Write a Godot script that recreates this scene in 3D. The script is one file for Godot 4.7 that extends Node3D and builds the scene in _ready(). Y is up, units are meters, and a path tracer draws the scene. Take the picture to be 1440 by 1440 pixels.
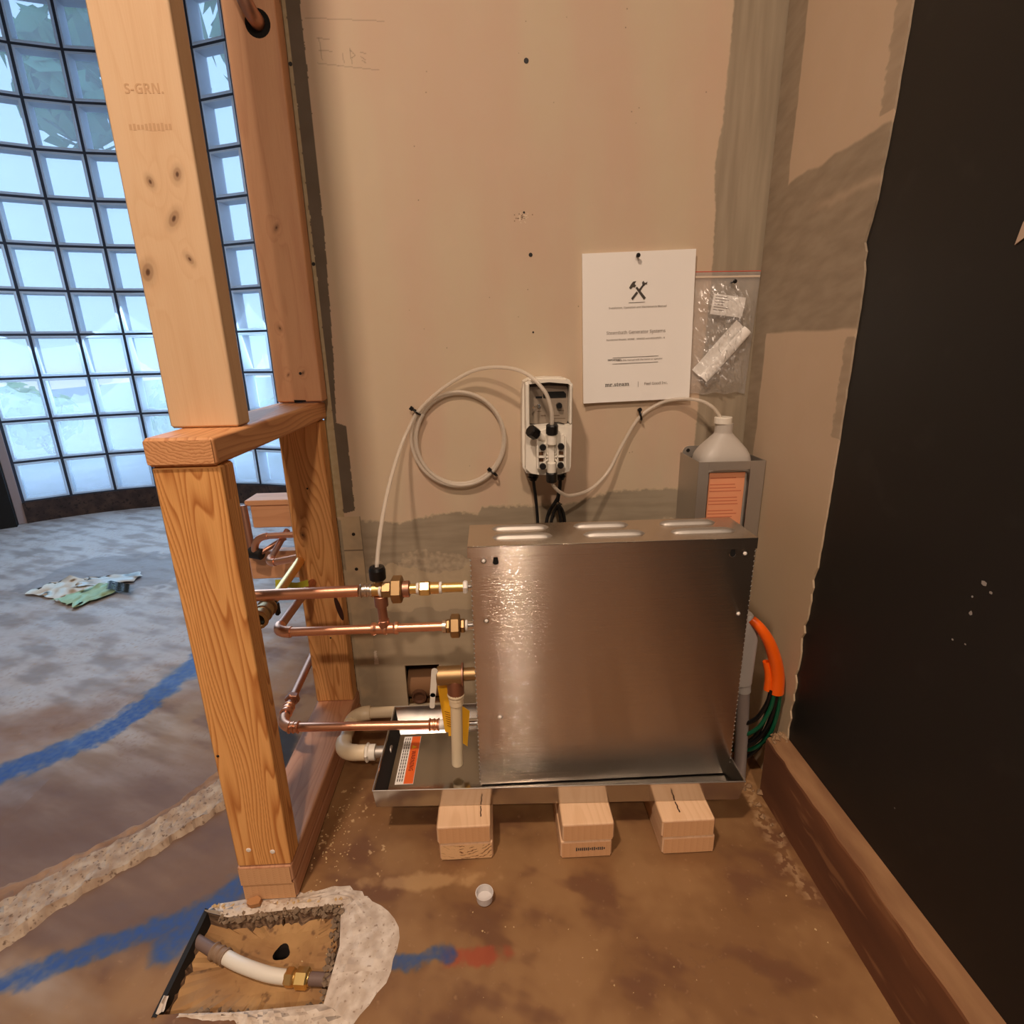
extends Node3D

var M := {}
var rng := RandomNumberGenerator.new()

# ---------------------------------------------------------------- mesh helpers
func nb() -> SurfaceTool:
	var st := SurfaceTool.new()
	st.begin(Mesh.PRIMITIVE_TRIANGLES)
	return st

func vert(st: SurfaceTool, p: Vector3, n: Vector3, uv: Vector2) -> void:
	st.set_normal(n)
	st.set_uv(uv)
	st.add_vertex(p)

func tri(st: SurfaceTool, a: Vector3, b: Vector3, c: Vector3, na: Vector3, nbv: Vector3, nc: Vector3, ua := Vector2.ZERO, ub := Vector2.ZERO, uc := Vector2.ZERO) -> void:
	if (b - a).cross(c - a).dot(na + nbv + nc) > 0.0:
		vert(st, a, na, ua)
		vert(st, c, nc, uc)
		vert(st, b, nbv, ub)
	else:
		vert(st, a, na, ua)
		vert(st, b, nbv, ub)
		vert(st, c, nc, uc)

func ftri(st: SurfaceTool, a: Vector3, b: Vector3, c: Vector3, n: Vector3, ua := Vector2.ZERO, ub := Vector2.ZERO, uc := Vector2.ZERO) -> void:
	tri(st, a, b, c, n, n, n, ua, ub, uc)

func quad(st: SurfaceTool, a: Vector3, b: Vector3, c: Vector3, d: Vector3, n: Vector3, ua := Vector2.ZERO, ub := Vector2.ZERO, uc := Vector2.ZERO, ud := Vector2.ZERO) -> void:
	ftri(st, a, b, c, n, ua, ub, uc)
	ftri(st, a, c, d, n, ua, uc, ud)

# chamfered box between lo and hi; UVs in metres, v along axis la
func box(st: SurfaceTool, lo: Vector3, hi: Vector3, bev := 0.001, la := 1, xf := Transform3D.IDENTITY) -> void:
	var c := (lo + hi) * 0.5
	var h := (hi - lo) * 0.5
	var b := minf(bev, minf(h.x, minf(h.y, h.z)) * 0.9)
	var uvf := func(p: Vector3, k: int) -> Vector2:
		var q := p - (c - h)
		var i := (k + 1) % 3
		var j := (k + 2) % 3
		if i == la:
			return Vector2(q[j] + (0.0 if k == 2 else 0.05 * (k + 1)), q[i] + (0.0 if k == 2 else 0.37))
		return Vector2(q[i] + (0.0 if k == 2 else 0.05 * (k + 1)), q[j] + (0.0 if k == 2 else 0.37))
	for k in 3:
		var i := (k + 1) % 3
		var j := (k + 2) % 3
		for s in [-1.0, 1.0]:
			var n := Vector3.ZERO
			n[k] = s
			var ps := []
			for q in [[-1.0, -1.0], [1.0, -1.0], [1.0, 1.0], [-1.0, 1.0]]:
				var v := Vector3.ZERO
				v[k] = s * h[k]
				v[i] = q[0] * (h[i] - b)
				v[j] = q[1] * (h[j] - b)
				ps.append(v + c)
			var nn := xf.basis * n
			quad(st, xf * ps[0], xf * ps[1], xf * ps[2], xf * ps[3], nn, uvf.call(ps[0], k), uvf.call(ps[1], k), uvf.call(ps[2], k), uvf.call(ps[3], k))
	if b <= 0.0:
		return
	for k in 3:
		var i := (k + 1) % 3
		var j := (k + 2) % 3
		for si in [-1.0, 1.0]:
			for sj in [-1.0, 1.0]:
				var ni := Vector3.ZERO
				ni[i] = si
				var nj := Vector3.ZERO
				nj[j] = sj
				var pp := []
				for e in [-1.0, 1.0]:
					var v := Vector3.ZERO
					v[k] = e * (h[k] - b)
					v[i] = si * h[i]
					v[j] = sj * (h[j] - b)
					var w := v
					w[i] = si * (h[i] - b)
					w[j] = sj * h[j]
					pp.append(v + c)
					pp.append(w + c)
				var a: Vector3 = xf.basis * ni
				var d: Vector3 = xf.basis * nj
				tri(st, xf * pp[0], xf * pp[1], xf * pp[3], a, d, d, uvf.call(pp[0], i), uvf.call(pp[1], i), uvf.call(pp[3], i))
				tri(st, xf * pp[0], xf * pp[3], xf * pp[2], a, d, a, uvf.call(pp[0], i), uvf.call(pp[3], i), uvf.call(pp[2], i))
	for sx in [-1.0, 1.0]:
		for sy in [-1.0, 1.0]:
			for sz in [-1.0, 1.0]:
				var p := Vector3(sx * h.x, sy * (h.y - b), sz * (h.z - b)) + c
				var q := Vector3(sx * (h.x - b), sy * h.y, sz * (h.z - b)) + c
				var r := Vector3(sx * (h.x - b), sy * (h.y - b), sz * h.z) + c
				tri(st, xf * p, xf * q, xf * r, xf.basis * Vector3(sx, 0, 0), xf.basis * Vector3(0, sy, 0), xf.basis * Vector3(0, 0, sz), uvf.call(p, 0), uvf.call(p, 0), uvf.call(p, 0))

func smooth(pts: Array, n := 6) -> Array:
	var out := []
	for i in pts.size() - 1:
		var p0: Vector3 = pts[maxi(i - 1, 0)]
		var p1: Vector3 = pts[i]
		var p2: Vector3 = pts[i + 1]
		var p3: Vector3 = pts[mini(i + 2, pts.size() - 1)]
		for k in n:
			var t := float(k) / n
			out.append(p1.cubic_interpolate(p2, p0, p3, t))
	out.append(pts[-1])
	return out

func tube(st: SurfaceTool, pts: Array, r: float, sides := 14, caps := true, r_end := -1.0) -> void:
	var n := pts.size()
	var up := Vector3.UP
	var rings := []
	var norms := []
	var dist := 0.0
	var ds := []
	var prev := Vector3.ZERO
	for i in n:
		var d: Vector3 = (pts[mini(i + 1, n - 1)] - pts[maxi(i - 1, 0)]).normalized()
		if i == 0:
			up = d.cross(Vector3(0.31, 0.2, 0.93)).normalized()
			if up.length() < 0.1:
				up = d.cross(Vector3.UP).normalized()
		else:
			up = (up - d * up.dot(d)).normalized()
			dist += (pts[i] - prev).length()
		prev = pts[i]
		ds.append(dist)
		var side := d.cross(up)
		var rr := r if r_end < 0.0 else lerpf(r, r_end, float(i) / (n - 1))
		var ring := []
		var nr := []
		for k in sides + 1:
			var a := TAU * k / sides
			var v := up * cos(a) + side * sin(a)
			ring.append(pts[i] + v * rr)
			nr.append(v)
		rings.append(ring)
		norms.append(nr)
	for i in n - 1:
		for k in sides:
			var u0 := float(k) / sides
			var u1 := float(k + 1) / sides
			tri(st, rings[i][k], rings[i + 1][k], rings[i + 1][k + 1], norms[i][k], norms[i + 1][k], norms[i + 1][k + 1], Vector2(u0, ds[i]), Vector2(u0, ds[i + 1]), Vector2(u1, ds[i + 1]))
			tri(st, rings[i][k], rings[i + 1][k + 1], rings[i][k + 1], norms[i][k], norms[i + 1][k + 1], norms[i][k + 1], Vector2(u0, ds[i]), Vector2(u1, ds[i + 1]), Vector2(u1, ds[i]))
	if caps:
		for e in [0, n - 1]:
			var d: Vector3 = (pts[0] - pts[1]).normalized() if e == 0 else (pts[n - 1] - pts[n - 2]).normalized()
			for k in sides:
				ftri(st, pts[e], rings[e][k], rings[e][k + 1], d)

func axis(origin: Vector3, dir: Vector3, spin := 0.0) -> Transform3D:
	var y := dir.normalized()
	var x := y.cross(Vector3(0.0, 0.0, 1.0))
	if x.length() < 0.1:
		x = y.cross(Vector3(0.0, 1.0, 0.0))
	x = x.normalized()
	var z := x.cross(y)
	return Transform3D(Basis(x, y, z).rotated(y, spin), origin)

# profile: Vector2(radius, height along the axis)
func lathe(st: SurfaceTool, prof: Array, xf: Transform3D, sides := 20, facets := false) -> void:
	for i in prof.size() - 1:
		var a: Vector2 = prof[i]
		var b: Vector2 = prof[i + 1]
		if a.distance_to(b) < 1e-6:
			continue
		var sn := Vector2((b.y - a.y), -(b.x - a.x)).normalized()
		for k in sides:
			var t0 := TAU * k / sides
			var t1 := TAU * (k + 1) / sides
			var d0 := Vector3(cos(t0), 0, sin(t0))
			var d1 := Vector3(cos(t1), 0, sin(t1))
			var n0 := d0
			var n1 := d1
			if facets:
				n0 = (d0 + d1).normalized()
				n1 = n0
			var m0 := (xf.basis * (n0 * sn.x + Vector3(0, sn.y, 0))).normalized()
			var m1 := (xf.basis * (n1 * sn.x + Vector3(0, sn.y, 0))).normalized()
			var p0 := xf * (d0 * a.x + Vector3(0, a.y, 0))
			var p1 := xf * (d1 * a.x + Vector3(0, a.y, 0))
			var q0 := xf * (d0 * b.x + Vector3(0, b.y, 0))
			var q1 := xf * (d1 * b.x + Vector3(0, b.y, 0))
			if a.x > 1e-6:
				tri(st, p0, p1, q1, m0, m1, m1)
			if b.x > 1e-6:
				tri(st, p0, q1, q0, m0, m1, m0)

func cyl(st: SurfaceTool, a: Vector3, b: Vector3, r: float, sides := 18, bev := 0.0) -> void:
	var h := (b - a).length()
	var e := minf(bev, minf(r, h) * 0.45)
	lathe(st, [Vector2(0, 0), Vector2(r - e, 0), Vector2(r, e), Vector2(r, h - e), Vector2(r - e, h), Vector2(0, h)], axis(a, b - a), sides)

func hexnut(st: SurfaceTool, a: Vector3, b: Vector3, r: float, spin := 0.3, sides := 6) -> void:
	var h := (b - a).length()
	var e := minf(0.0025, h * 0.3)
	lathe(st, [Vector2(0, 0), Vector2(r * 0.86, 0), Vector2(r, e), Vector2(r, h - e), Vector2(r * 0.86, h), Vector2(0, h)], axis(a, b - a, spin), sides, true)

# a plan outline pulled from y = d0 to d1 of the given frame (x, y of the outline are the frame's x and z)
func extrude(st: SurfaceTool, poly: PackedVector2Array, d0: float, d1: float, xf: Transform3D) -> void:
	var idx := Geometry2D.triangulate_polygon(poly)
	for s in 2:
		var d := d0 if s == 0 else d1
		var n := xf.basis * Vector3(0, 0, -1.0 if (d == minf(d0, d1)) else 1.0)
		for i in range(0, idx.size(), 3):
			var a := poly[idx[i]]
			var b := poly[idx[i + 1]]
			var c := poly[idx[i + 2]]
			ftri(st, xf * Vector3(a.x, a.y, d), xf * Vector3(b.x, b.y, d), xf * Vector3(c.x, c.y, d), n.normalized(), a, b, c)
	var cw := Geometry2D.is_polygon_clockwise(poly)
	for i in poly.size():
		var a := poly[i]
		var b := poly[(i + 1) % poly.size()]
		var o := Vector2(b.y - a.y, a.x - b.x).normalized() * (-1.0 if cw else 1.0)
		var n := (xf.basis * Vector3(o.x, o.y, 0)).normalized()
		quad(st, xf * Vector3(a.x, a.y, d0), xf * Vector3(b.x, b.y, d0), xf * Vector3(b.x, b.y, d1), xf * Vector3(a.x, a.y, d1), n, a, b, b + Vector2(0, d1 - d0), a + Vector2(0, d1 - d0))

func rounded(w: float, h: float, r: float, n := 5, at := Vector2.ZERO) -> PackedVector2Array:
	var out := PackedVector2Array()
	for q in [[1, 1, 0], [-1, 1, 1], [-1, -1, 2], [1, -1, 3]]:
		for i in n + 1:
			var a: float = PI / 2 * (q[2] + float(i) / n)
			out.append(at + Vector2(q[0] * (w / 2 - r) + cos(a) * r, q[1] * (h / 2 - r) + sin(a) * r))
	return out

func face(origin: Vector3) -> Transform3D:   # outlines drawn in x, y that grow towards +z
	return Transform3D(Basis.IDENTITY, origin)

# ---------------------------------------------------------------- scene-tree helpers
func obj(called: String, st, mat: Material, parent: Node = self) -> MeshInstance3D:
	var o := MeshInstance3D.new()
	o.name = called
	if st is SurfaceTool:
		o.mesh = st.commit()
	else:
		o.mesh = st
	o.material_override = mat
	o.cast_shadow = GeometryInstance3D.SHADOW_CASTING_SETTING_ON
	if parent != self and not parent is MeshInstance3D:
		o.position = -parent.position
	add_to(parent, o)
	return o

func add_to(parent: Node, o: Node) -> void:
	var base: String = o.name
	var n := 0
	var called := base
	while parent.has_node(NodePath(called)):
		n += 1
		called = "%s_%03d" % [base, n]
	o.name = called
	parent.add_child(o, true)

func tag(o: Node, label: String, category: String, group := "") -> void:
	o.set_meta("label", label)
	o.set_meta("category", category)
	if group:
		o.set_meta("group", group)

func thing(called: String, label: String, category: String, at := Vector3.ZERO, group := "") -> Node3D:
	var o := Node3D.new()
	o.name = called
	o.position = at
	add_to(self, o)
	tag(o, label, category, group)
	return o

func solo(called: String, label: String, category: String, st, mat: Material, group := "") -> MeshInstance3D:
	var o := obj(called, st, mat)
	tag(o, label, category, group)
	return o

func struct(called: String, st, mat: Material, parent: Node = self) -> MeshInstance3D:
	var o := obj(called, st, mat, parent)
	if parent == self:
		o.set_meta("kind", "structure")
	return o

func text(called: String, s: String, height: float, xf: Transform3D, mat: Material, parent: Node, serif := false, bold := false, center := true) -> MeshInstance3D:
	var t := TextMesh.new()
	var f := SystemFont.new()
	f.font_names = PackedStringArray(["Droid Serif" if serif else "Droid Sans"])
	if bold:
		f.font_weight = 700
	t.font = f
	t.text = s
	t.font_size = 48
	t.pixel_size = height / (48.0 * 0.72)
	t.depth = 0.0002
	t.curve_step = 1.0
	t.horizontal_alignment = HORIZONTAL_ALIGNMENT_CENTER if center else HORIZONTAL_ALIGNMENT_LEFT
	t.vertical_alignment = VERTICAL_ALIGNMENT_CENTER
	var o := MeshInstance3D.new()
	o.name = called
	o.mesh = t
	o.material_override = mat
	o.transform = xf
	if parent != self and not parent is MeshInstance3D:
		o.position -= parent.position
	add_to(parent, o)
	return o

# ---------------------------------------------------------------- materials
func lin(r: float, g: float, b: float, a := 1.0) -> Color:
	var c := Color(r, g, b).linear_to_srgb()
	c.a = a
	return c

func mat(c: Color, rough := 0.6, metal := 0.0) -> StandardMaterial3D:
	var m := StandardMaterial3D.new()
	m.albedo_color = c
	m.roughness = rough
	m.metallic = metal
	return m

func noise(freq: float, sd: int, oct := 4) -> FastNoiseLite:
	var n := FastNoiseLite.new()
	n.noise_type = FastNoiseLite.TYPE_SIMPLEX_SMOOTH
	n.frequency = freq
	n.seed = sd
	n.fractal_octaves = oct
	return n

func bumpy(m: StandardMaterial3D, freq: float, scale: float, strength: float, sd := 3) -> StandardMaterial3D:
	var t := NoiseTexture2D.new()
	t.width = 256
	t.height = 256
	t.seamless = true
	t.noise = noise(freq, sd, 4)
	t.as_normal_map = true
	t.bump_strength = strength
	m.normal_enabled = true
	m.normal_texture = t
	m.uv1_triplanar = m.albedo_texture == null
	if m.uv1_triplanar:
		m.uv1_world_triplanar = true
		m.uv1_scale = Vector3.ONE * scale
	return m

func tex_mat(im: Image, rough: float, repeat := true, sx := 1.0, sy := 1.0) -> StandardMaterial3D:
	var m := StandardMaterial3D.new()
	m.albedo_texture = ImageTexture.create_from_image(im)
	m.roughness = rough
	m.texture_repeat = repeat
	m.uv1_scale = Vector3(sx, sy, 1)
	return m

# sawn softwood, 0.1 m across and 1 m along; knots are Vector3(across, along, radius) in metres
func wood(sd: int, base: Color, dark: Color, rings: float, wave: float, contrast: float, knots: Array, lw := 128, lh := 768, rough := 0.62) -> StandardMaterial3D:
	var n1 := noise(1.0, sd, 2)
	var n2 := noise(1.0, sd + 7, 2)
	var data := PackedByteArray()
	data.resize(lw * lh * 3)
	var at := 0
	for j in lh:
		var v := float(j) / lh
		for i in lw:
			var u := 0.1 * i / lw
			var low := n1.get_noise_2d(u * 14.0, v * 1.6)
			var g := u * rings * 10.0 + low * wave
			var mark := 0.0
			for k in knots:
				var du: float = u - k.x
				var dv: float = v - k.y
				var r: float = k.z
				var q := du * du + dv * dv * 0.35
				g += 1.6 * exp(-q / (r * r * 6.0)) * (1.0 if du > 0.0 else -1.0)
				var ku := du + dv * 0.5 * sin(k.y * 90.0)
				var d := sqrt(ku * ku * 1.7 + dv * dv * 0.75) / r
				mark = maxf(mark, 0.95 * smoothstep(0.62, 0.18, d))
				mark = maxf(mark, 0.40 * smoothstep(1.25, 0.75, d) * (0.85 + 0.3 * low))
				mark = maxf(mark, 0.13 * smoothstep(2.1, 1.0, d))
			var f := g - floorf(g)
			var late := pow(f, 3.0) * smoothstep(1.0, 0.86, f)
			var fib := n2.get_noise_2d(u * 900.0, v * 14.0)
			var t := clampf(late * contrast * 2.0 + fib * 0.16 + low * 0.16 + 0.06, 0.0, 1.0)
			var c := base.lerp(dark, t)
			if mark > 0.0:
				c = c.lerp(Color(0.25, 0.13, 0.06), mark * 0.85)
			data[at] = int(clampf(c.r, 0, 1) * 255.0)
			data[at + 1] = int(clampf(c.g, 0, 1) * 255.0)
			data[at + 2] = int(clampf(c.b, 0, 1) * 255.0)
			at += 3
	return tex_mat(Image.create_from_data(lw, lh, false, Image.FORMAT_RGB8, data), rough, true, 10.0, 1.0)

# distance from p to a polyline, with the width that belongs there
func near_line(p: Vector2, line: Array) -> float:
	var best := 9.0
	for i in line.size() - 1:
		var a: Vector2 = line[i]
		var b: Vector2 = line[i + 1]
		var q := Geometry2D.get_closest_point_to_segment(p, a, b)
		best = minf(best, p.distance_to(q))
	return best

var fn := []
func floor_color(x: float, z: float) -> Color:
	# x, z in metres: brown stained slab, greyer with cement dust towards the bath
	var big: float = fn[0].get_noise_2d(x, z)
	var mid: float = fn[1].get_noise_2d(x, z)
	var fine: float = fn[2].get_noise_2d(x, z)
	var drag: float = fn[3].get_noise_2d(x * 0.55 + z, (z - x * 0.5) * 3.2)
	var brown := Color(0.50, 0.355, 0.215)
	var tan := Color(0.575, 0.43, 0.275)
	var red := Color(0.395, 0.255, 0.165)
	var c := brown.lerp(tan, smoothstep(-0.25, 0.5, mid + big * 0.5))
	c = c.lerp(red, smoothstep(0.05, 0.5, -mid + drag * 0.6) * 0.65)
	var dust := smoothstep(-0.42, -1.25, x + z * 0.22 + 0.22 + big * 0.25 + drag * 0.18)
	var grey := Color(0.68, 0.655, 0.65).lerp(Color(0.54, 0.50, 0.485), smoothstep(-0.25, 0.6, drag + mid * 0.7))
	grey = grey.lerp(Color(0.50, 0.37, 0.29), smoothstep(0.12, 0.5, big) * smoothstep(-2.3, -1.2, z) * 0.8)
	c = c.lerp(grey, dust)
	c = c.lerp(Color(0.40, 0.28, 0.20), smoothstep(0.3, 0.7, fine - mid * 0.4) * 0.25)
	c = c.lerp(Color(0.78, 0.62, 0.44), smoothstep(0.42, 0.8, fine) * 0.35)
	# darker tone between the trench and the pit
	var darker_zone := smoothstep(-0.40, -0.52, x) * smoothstep(-0.60, -0.68, z + mid * 0.05) * smoothstep(-1.15, -0.95, z)
	c = c.lerp(Color(0.41, 0.315, 0.275), darker_zone * (0.75 + 0.3 * drag))
	# painted shade of an uncut floor hole at the trench end, beside the plates
	var v := Vector2((x + 0.535) / 0.055, (z + 1.085) / 0.075).length() + mid * 0.5
	c = c.lerp(Color(0.12, 0.09, 0.075), smoothstep(1.1, 0.7, v) * 0.9)
	# a darker patch of damp cement far back
	var w := Vector2((x + 1.62) / 0.34, (z + 2.22) / 0.22).length() + mid * 0.5
	c = c.lerp(Color(0.42, 0.40, 0.41), smoothstep(1.05, 0.9, w) * 0.55)
	return c

var blue_a := [Vector2(-1.75, -0.72), Vector2(-1.12, -1.04), Vector2(-0.992, -1.155), Vector2(-0.95, -1.25), Vector2(-0.92, -1.42), Vector2(-0.90, -1.62)]
var blue_b := [Vector2(-1.05, -0.42), Vector2(-0.757, -0.60), Vector2(-0.70, -0.622), Vector2(-0.60, -0.666), Vector2(-0.50, -0.70)]
var blue_c := [Vector2(-0.30, -0.60), Vector2(-0.174, -0.602), Vector2(-0.09, -0.607)]
var blue_d := [Vector2(-0.47, -0.735), Vector2(-0.535, -0.64)]

func floor_tex(x0: float, z0: float, sx: float, sz: float, w: int, h: int, close: bool) -> Image:
	var data := PackedByteArray()
	data.resize(w * h * 3)
	var at := 0
	var paint := Color(0.12, 0.29, 0.58)
	for j in h:
		var z := z0 + sz * (j + 0.5) / h
		for i in w:
			var x := x0 + sx * (i + 0.5) / w
			var c := floor_color(x, z)
			var p := Vector2(x, z)
			var ragged: float = fn[4].get_noise_2d(x, z)
			var fine: float = fn[2].get_noise_2d(x, z)
			var k := 0.0
			if x < -0.8 and z < -0.6:
				k = smoothstep(0.052, 0.02, near_line(p, blue_a) + ragged * 0.022) * 0.92
			if close:
				if x < -0.42 and z > -0.78:
					k = maxf(k, smoothstep(0.026, 0.008, near_line(p, blue_b) + ragged * 0.012) * 0.85)
					k = maxf(k, smoothstep(0.036, 0.012, near_line(p, blue_d) + ragged * 0.012) * 0.8)
				elif x > -0.32 and x < 0.02 and z > -0.68 and z < -0.55:
					k = maxf(k, smoothstep(0.016, 0.004, near_line(p, blue_c) + ragged * 0.012) * 0.75)
					var rd := Vector2((x + 0.05) / 0.055, (z + 0.602) / 0.016).length()
					c = c.lerp(Color(0.62, 0.25, 0.15), smoothstep(1.3, 0.5, rd + ragged * 0.8) * 0.7)
				# scattered plaster dust
				if fine > 0.34 and ragged > 0.18 and x > -0.42 and x < -0.22 and z < -0.74 and z > -0.95:
					c = c.lerp(Color(0.86, 0.74, 0.56), 0.65)
				var lift := Vector2((x + 0.14) / 0.13, (z + 0.73) / 0.02).length() + ragged * 0.5
				c = c.lerp(Color(0.80, 0.66, 0.47), smoothstep(1.0, 0.4, lift) * 0.5)
				# pale scrape beside the curb
				var sc := absf(x - 0.508 - 0.02 * ragged) / 0.022
				if z < -0.66 and sc < 1.0 and fine > -0.05:
					c = c.lerp(Color(0.80, 0.68, 0.52), 0.55 * (1.0 - sc))
			c = c.lerp(paint, k * (0.86 + 0.3 * fine))
			data[at] = int(clampf(c.r, 0, 1) * 255.0)
			data[at + 1] = int(clampf(c.g, 0, 1) * 255.0)
			data[at + 2] = int(clampf(c.b, 0, 1) * 255.0)
			at += 3
	return Image.create_from_data(w, h, false, Image.FORMAT_RGB8, data)

func table(x: float, pts: Array) -> float:
	if x <= pts[0].x:
		return pts[0].y
	for i in pts.size() - 1:
		if x <= pts[i + 1].x:
			return lerpf(pts[i].y, pts[i + 1].y, (x - pts[i].x) / (pts[i + 1].x - pts[i].x))
	return pts[-1].y

# back wall: cream board with grey joint-compound bands. x from -0.42, y from 0, 1.024 m by 1.536 m
func wall_tex() -> Image:
	var w := 660
	var h := 990
	var n1 := noise(9.0, 11, 4)
	var n2 := noise(60.0, 12, 3)
	var n3 := noise(2.2, 13, 3)
	var data := PackedByteArray()
	data.resize(w * h * 3)
	var cream := Color(0.775, 0.70, 0.595)
	var rose := Color(0.775, 0.675, 0.58)
	var mud := Color(0.60, 0.555, 0.475)
	var mud_dark := Color(0.52, 0.475, 0.40)
	var strip := Color(0.40, 0.355, 0.30)
	var raw := Color(0.70, 0.63, 0.50)
	var low := [Vector2(-0.42, 0.53), Vector2(-0.31, 0.522), Vector2(-0.22, 0.514), Vector2(-0.15, 0.528), Vector2(-0.089, 0.537), Vector2(-0.037, 0.529), Vector2(-0.027, 0.546), Vector2(0.174, 0.547), Vector2(0.223, 0.559), Vector2(0.272, 0.574), Vector2(0.44, 0.578), Vector2(0.62, 0.58)]
	var right := [Vector2(0.0, 0.45), Vector2(0.55, 0.455), Vector2(0.84, 0.46), Vector2(1.02, 0.466), Vector2(1.15, 0.463), Vector2(1.2, 0.456), Vector2(1.24, 0.455), Vector2(1.3, 0.463), Vector2(1.5, 0.467)]
	var left := [Vector2(0.0, -0.36), Vector2(0.535, -0.36), Vector2(0.545, -0.317), Vector2(0.737, -0.316), Vector2(0.745, -0.337), Vector2(0.885, -0.327), Vector2(1.115, -0.318), Vector2(1.5, -0.317)]
	var at := 0
	for j in h:
		var y := 1.536 * (1.0 - (j + 0.5) / h)
		for i in w:
			var x := -0.42 + 1.024 * (i + 0.5) / w
			var a := n1.get_noise_2d(x, y)
			var b := n2.get_noise_2d(x, y)
			var d := n3.get_noise_2d(x * 2.6, y * 0.6)
			var c := cream.lerp(rose, clampf(0.5 + d * 1.3, 0.0, 1.0))
			c = c.lightened(0.02 * a)
			var m := 0.0
			# lower band
			var yl := table(x, low) + b * 0.006
			var k := smoothstep(0.003, -0.003, y - yl)
			if k > 0.0:
				var streak := n1.get_noise_2d(x * 0.5 + 40.0, y * 4.0)
				var cl := mud.lerp(mud_dark, clampf(0.35 + streak * 0.9 + a * 0.4, 0.0, 1.0))
				if y < yl - 0.10 - 0.05 * a and y > 0.36 and x > -0.29:
					cl = cl.lerp(cream, clampf(0.30 + b * 0.5, 0.0, 0.6))
				if y < 0.40 + 0.03 * a:
					cl = cl.lerp(Color(0.72, 0.65, 0.535), 0.75)
				var pale := smoothstep(0.05, 0.0, absf(y - 0.335 - 0.02 * a)) * smoothstep(-0.28, -0.2, x)
				cl = cl.lerp(Color(0.72, 0.655, 0.54), pale * 0.7)
				if absf(y - 0.27 - 0.02 * a) < 0.022:
					cl = cl.lerp(mud_dark, 0.5)
				c = c.lerp(cl, k * 0.9)
				if absf(y - yl) < 0.0035:
					c = c.lerp(Color(0.80, 0.72, 0.60), 0.45)
			# right band
			var xr := table(y, right) + b * 0.0022
			k = smoothstep(-0.002, 0.002, x - xr)
			if k > 0.0 and y > 0.58:
				var st := n1.get_noise_2d(x * 5.0, y * 0.35 + 9.0)
				c = c.lerp(mud.lerp(mud_dark, clampf(0.42 + st * 0.9, 0.0, 1.0)), k * 0.85)
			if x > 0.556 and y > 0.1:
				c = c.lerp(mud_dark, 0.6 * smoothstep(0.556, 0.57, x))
			# left edge: bare board, then a dark scraped strip
			var xl := table(y, left) + b * 0.0016
			if x < xl:
				c = strip.lightened(0.06 * a)
				m = 1.0
			if x < -0.3425 + 0.0015 * b and y > 0.53:
				c = raw.lightened(0.10 * b)
			if x > -0.352 and x < -0.306 and y < 0.53:
				var seam := absf(y - 0.449) < 0.0014 or (absf(x + 0.307) < 0.001 and y > 0.36)
				c = Color(0.75, 0.675, 0.55).lerp(mud, clampf(0.3 + a, 0.0, 0.6))
				if seam:
					c = c.darkened(0.35)
			data[at] = int(clampf(c.r, 0, 1) * 255.0)
			data[at + 1] = int(clampf(c.g, 0, 1) * 255.0)
			data[at + 2] = int(clampf(c.b, 0, 1) * 255.0)
			at += 3
	var im := Image.create_from_data(w, h, false, Image.FORMAT_RGB8, data)
	var px := func(p: Vector2) -> Vector2:
		return Vector2((p.x + 0.42) / 1.024 * w, (1.0 - p.y / 1.536) * h)
	# pencil lines and the word written between them
	for s in [[-0.31, 1.466, -0.17, 1.461, 0.14], [-0.297, 1.398, -0.185, 1.387, 0.14], [-0.290, 1.436, -0.288, 1.402, 0.16], [-0.293, 1.436, -0.270, 1.434, 0.16], [-0.292, 1.418, -0.268, 1.416, 0.16], [-0.250, 1.412, -0.249, 1.398, 0.16], [-0.236, 1.42, -0.235, 1.396, 0.16], [-0.236, 1.418, -0.228, 1.41, 0.16], [-0.228, 1.41, -0.236, 1.405, 0.16], [-0.217, 1.414, -0.207, 1.413, 0.16], [-0.217, 1.408, -0.209, 1.402, 0.16], [-0.216, 1.402, -0.208, 1.398, 0.16]]:
		var p: Vector2 = px.call(Vector2(s[0], s[1]))
		var q: Vector2 = px.call(Vector2(s[2], s[3]))
		var steps := int(p.distance_to(q)) + 1
		for t in steps:
			var r := p.lerp(q, float(t) / steps)
			if r.y >= 0 and r.y < h:
				var o := im.get_pixel(int(r.x), int(r.y))
				im.set_pixel(int(r.x), int(r.y), o.darkened(s[4]))
	# nicks, specks and a torn spot
	rng.seed = 5
	for s in 26:
		var p: Vector2 = px.call(Vector2(rng.randf_range(-0.25, 0.44), rng.randf_range(0.6, 1.48)))
		im.set_pixel(int(p.x), int(p.y), im.get_pixel(int(p.x), int(p.y)).darkened(rng.randf_range(0.15, 0.6)))
	for s in 60:
		var p: Vector2 = px.call(Vector2(0.077 + rng.randfn(0, 0.007), 1.142 + rng.randfn(0, 0.0045)))
		im.set_pixel(int(p.x), int(p.y), Color(0.34, 0.26, 0.19) if s % 3 == 0 else Color(0.86, 0.80, 0.70))
	for j in 42:
		for i in 12:
			var q := Vector2(-0.3095 + i * 0.0009, 0.181 - j * 0.0009)
			var inside := absf(q.x + 0.3045 + 0.0006 * sin(q.y * 900.0)) < 0.0024 + 0.0022 * smoothstep(0.176, 0.15, q.y) + 0.001 * n2.get_noise_2d(q.x * 3.0, q.y * 3.0)
			if inside:
				var p: Vector2 = px.call(q)
				im.set_pixel(int(p.x), int(p.y), Color(0.88, 0.83, 0.76))
	return im

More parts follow.
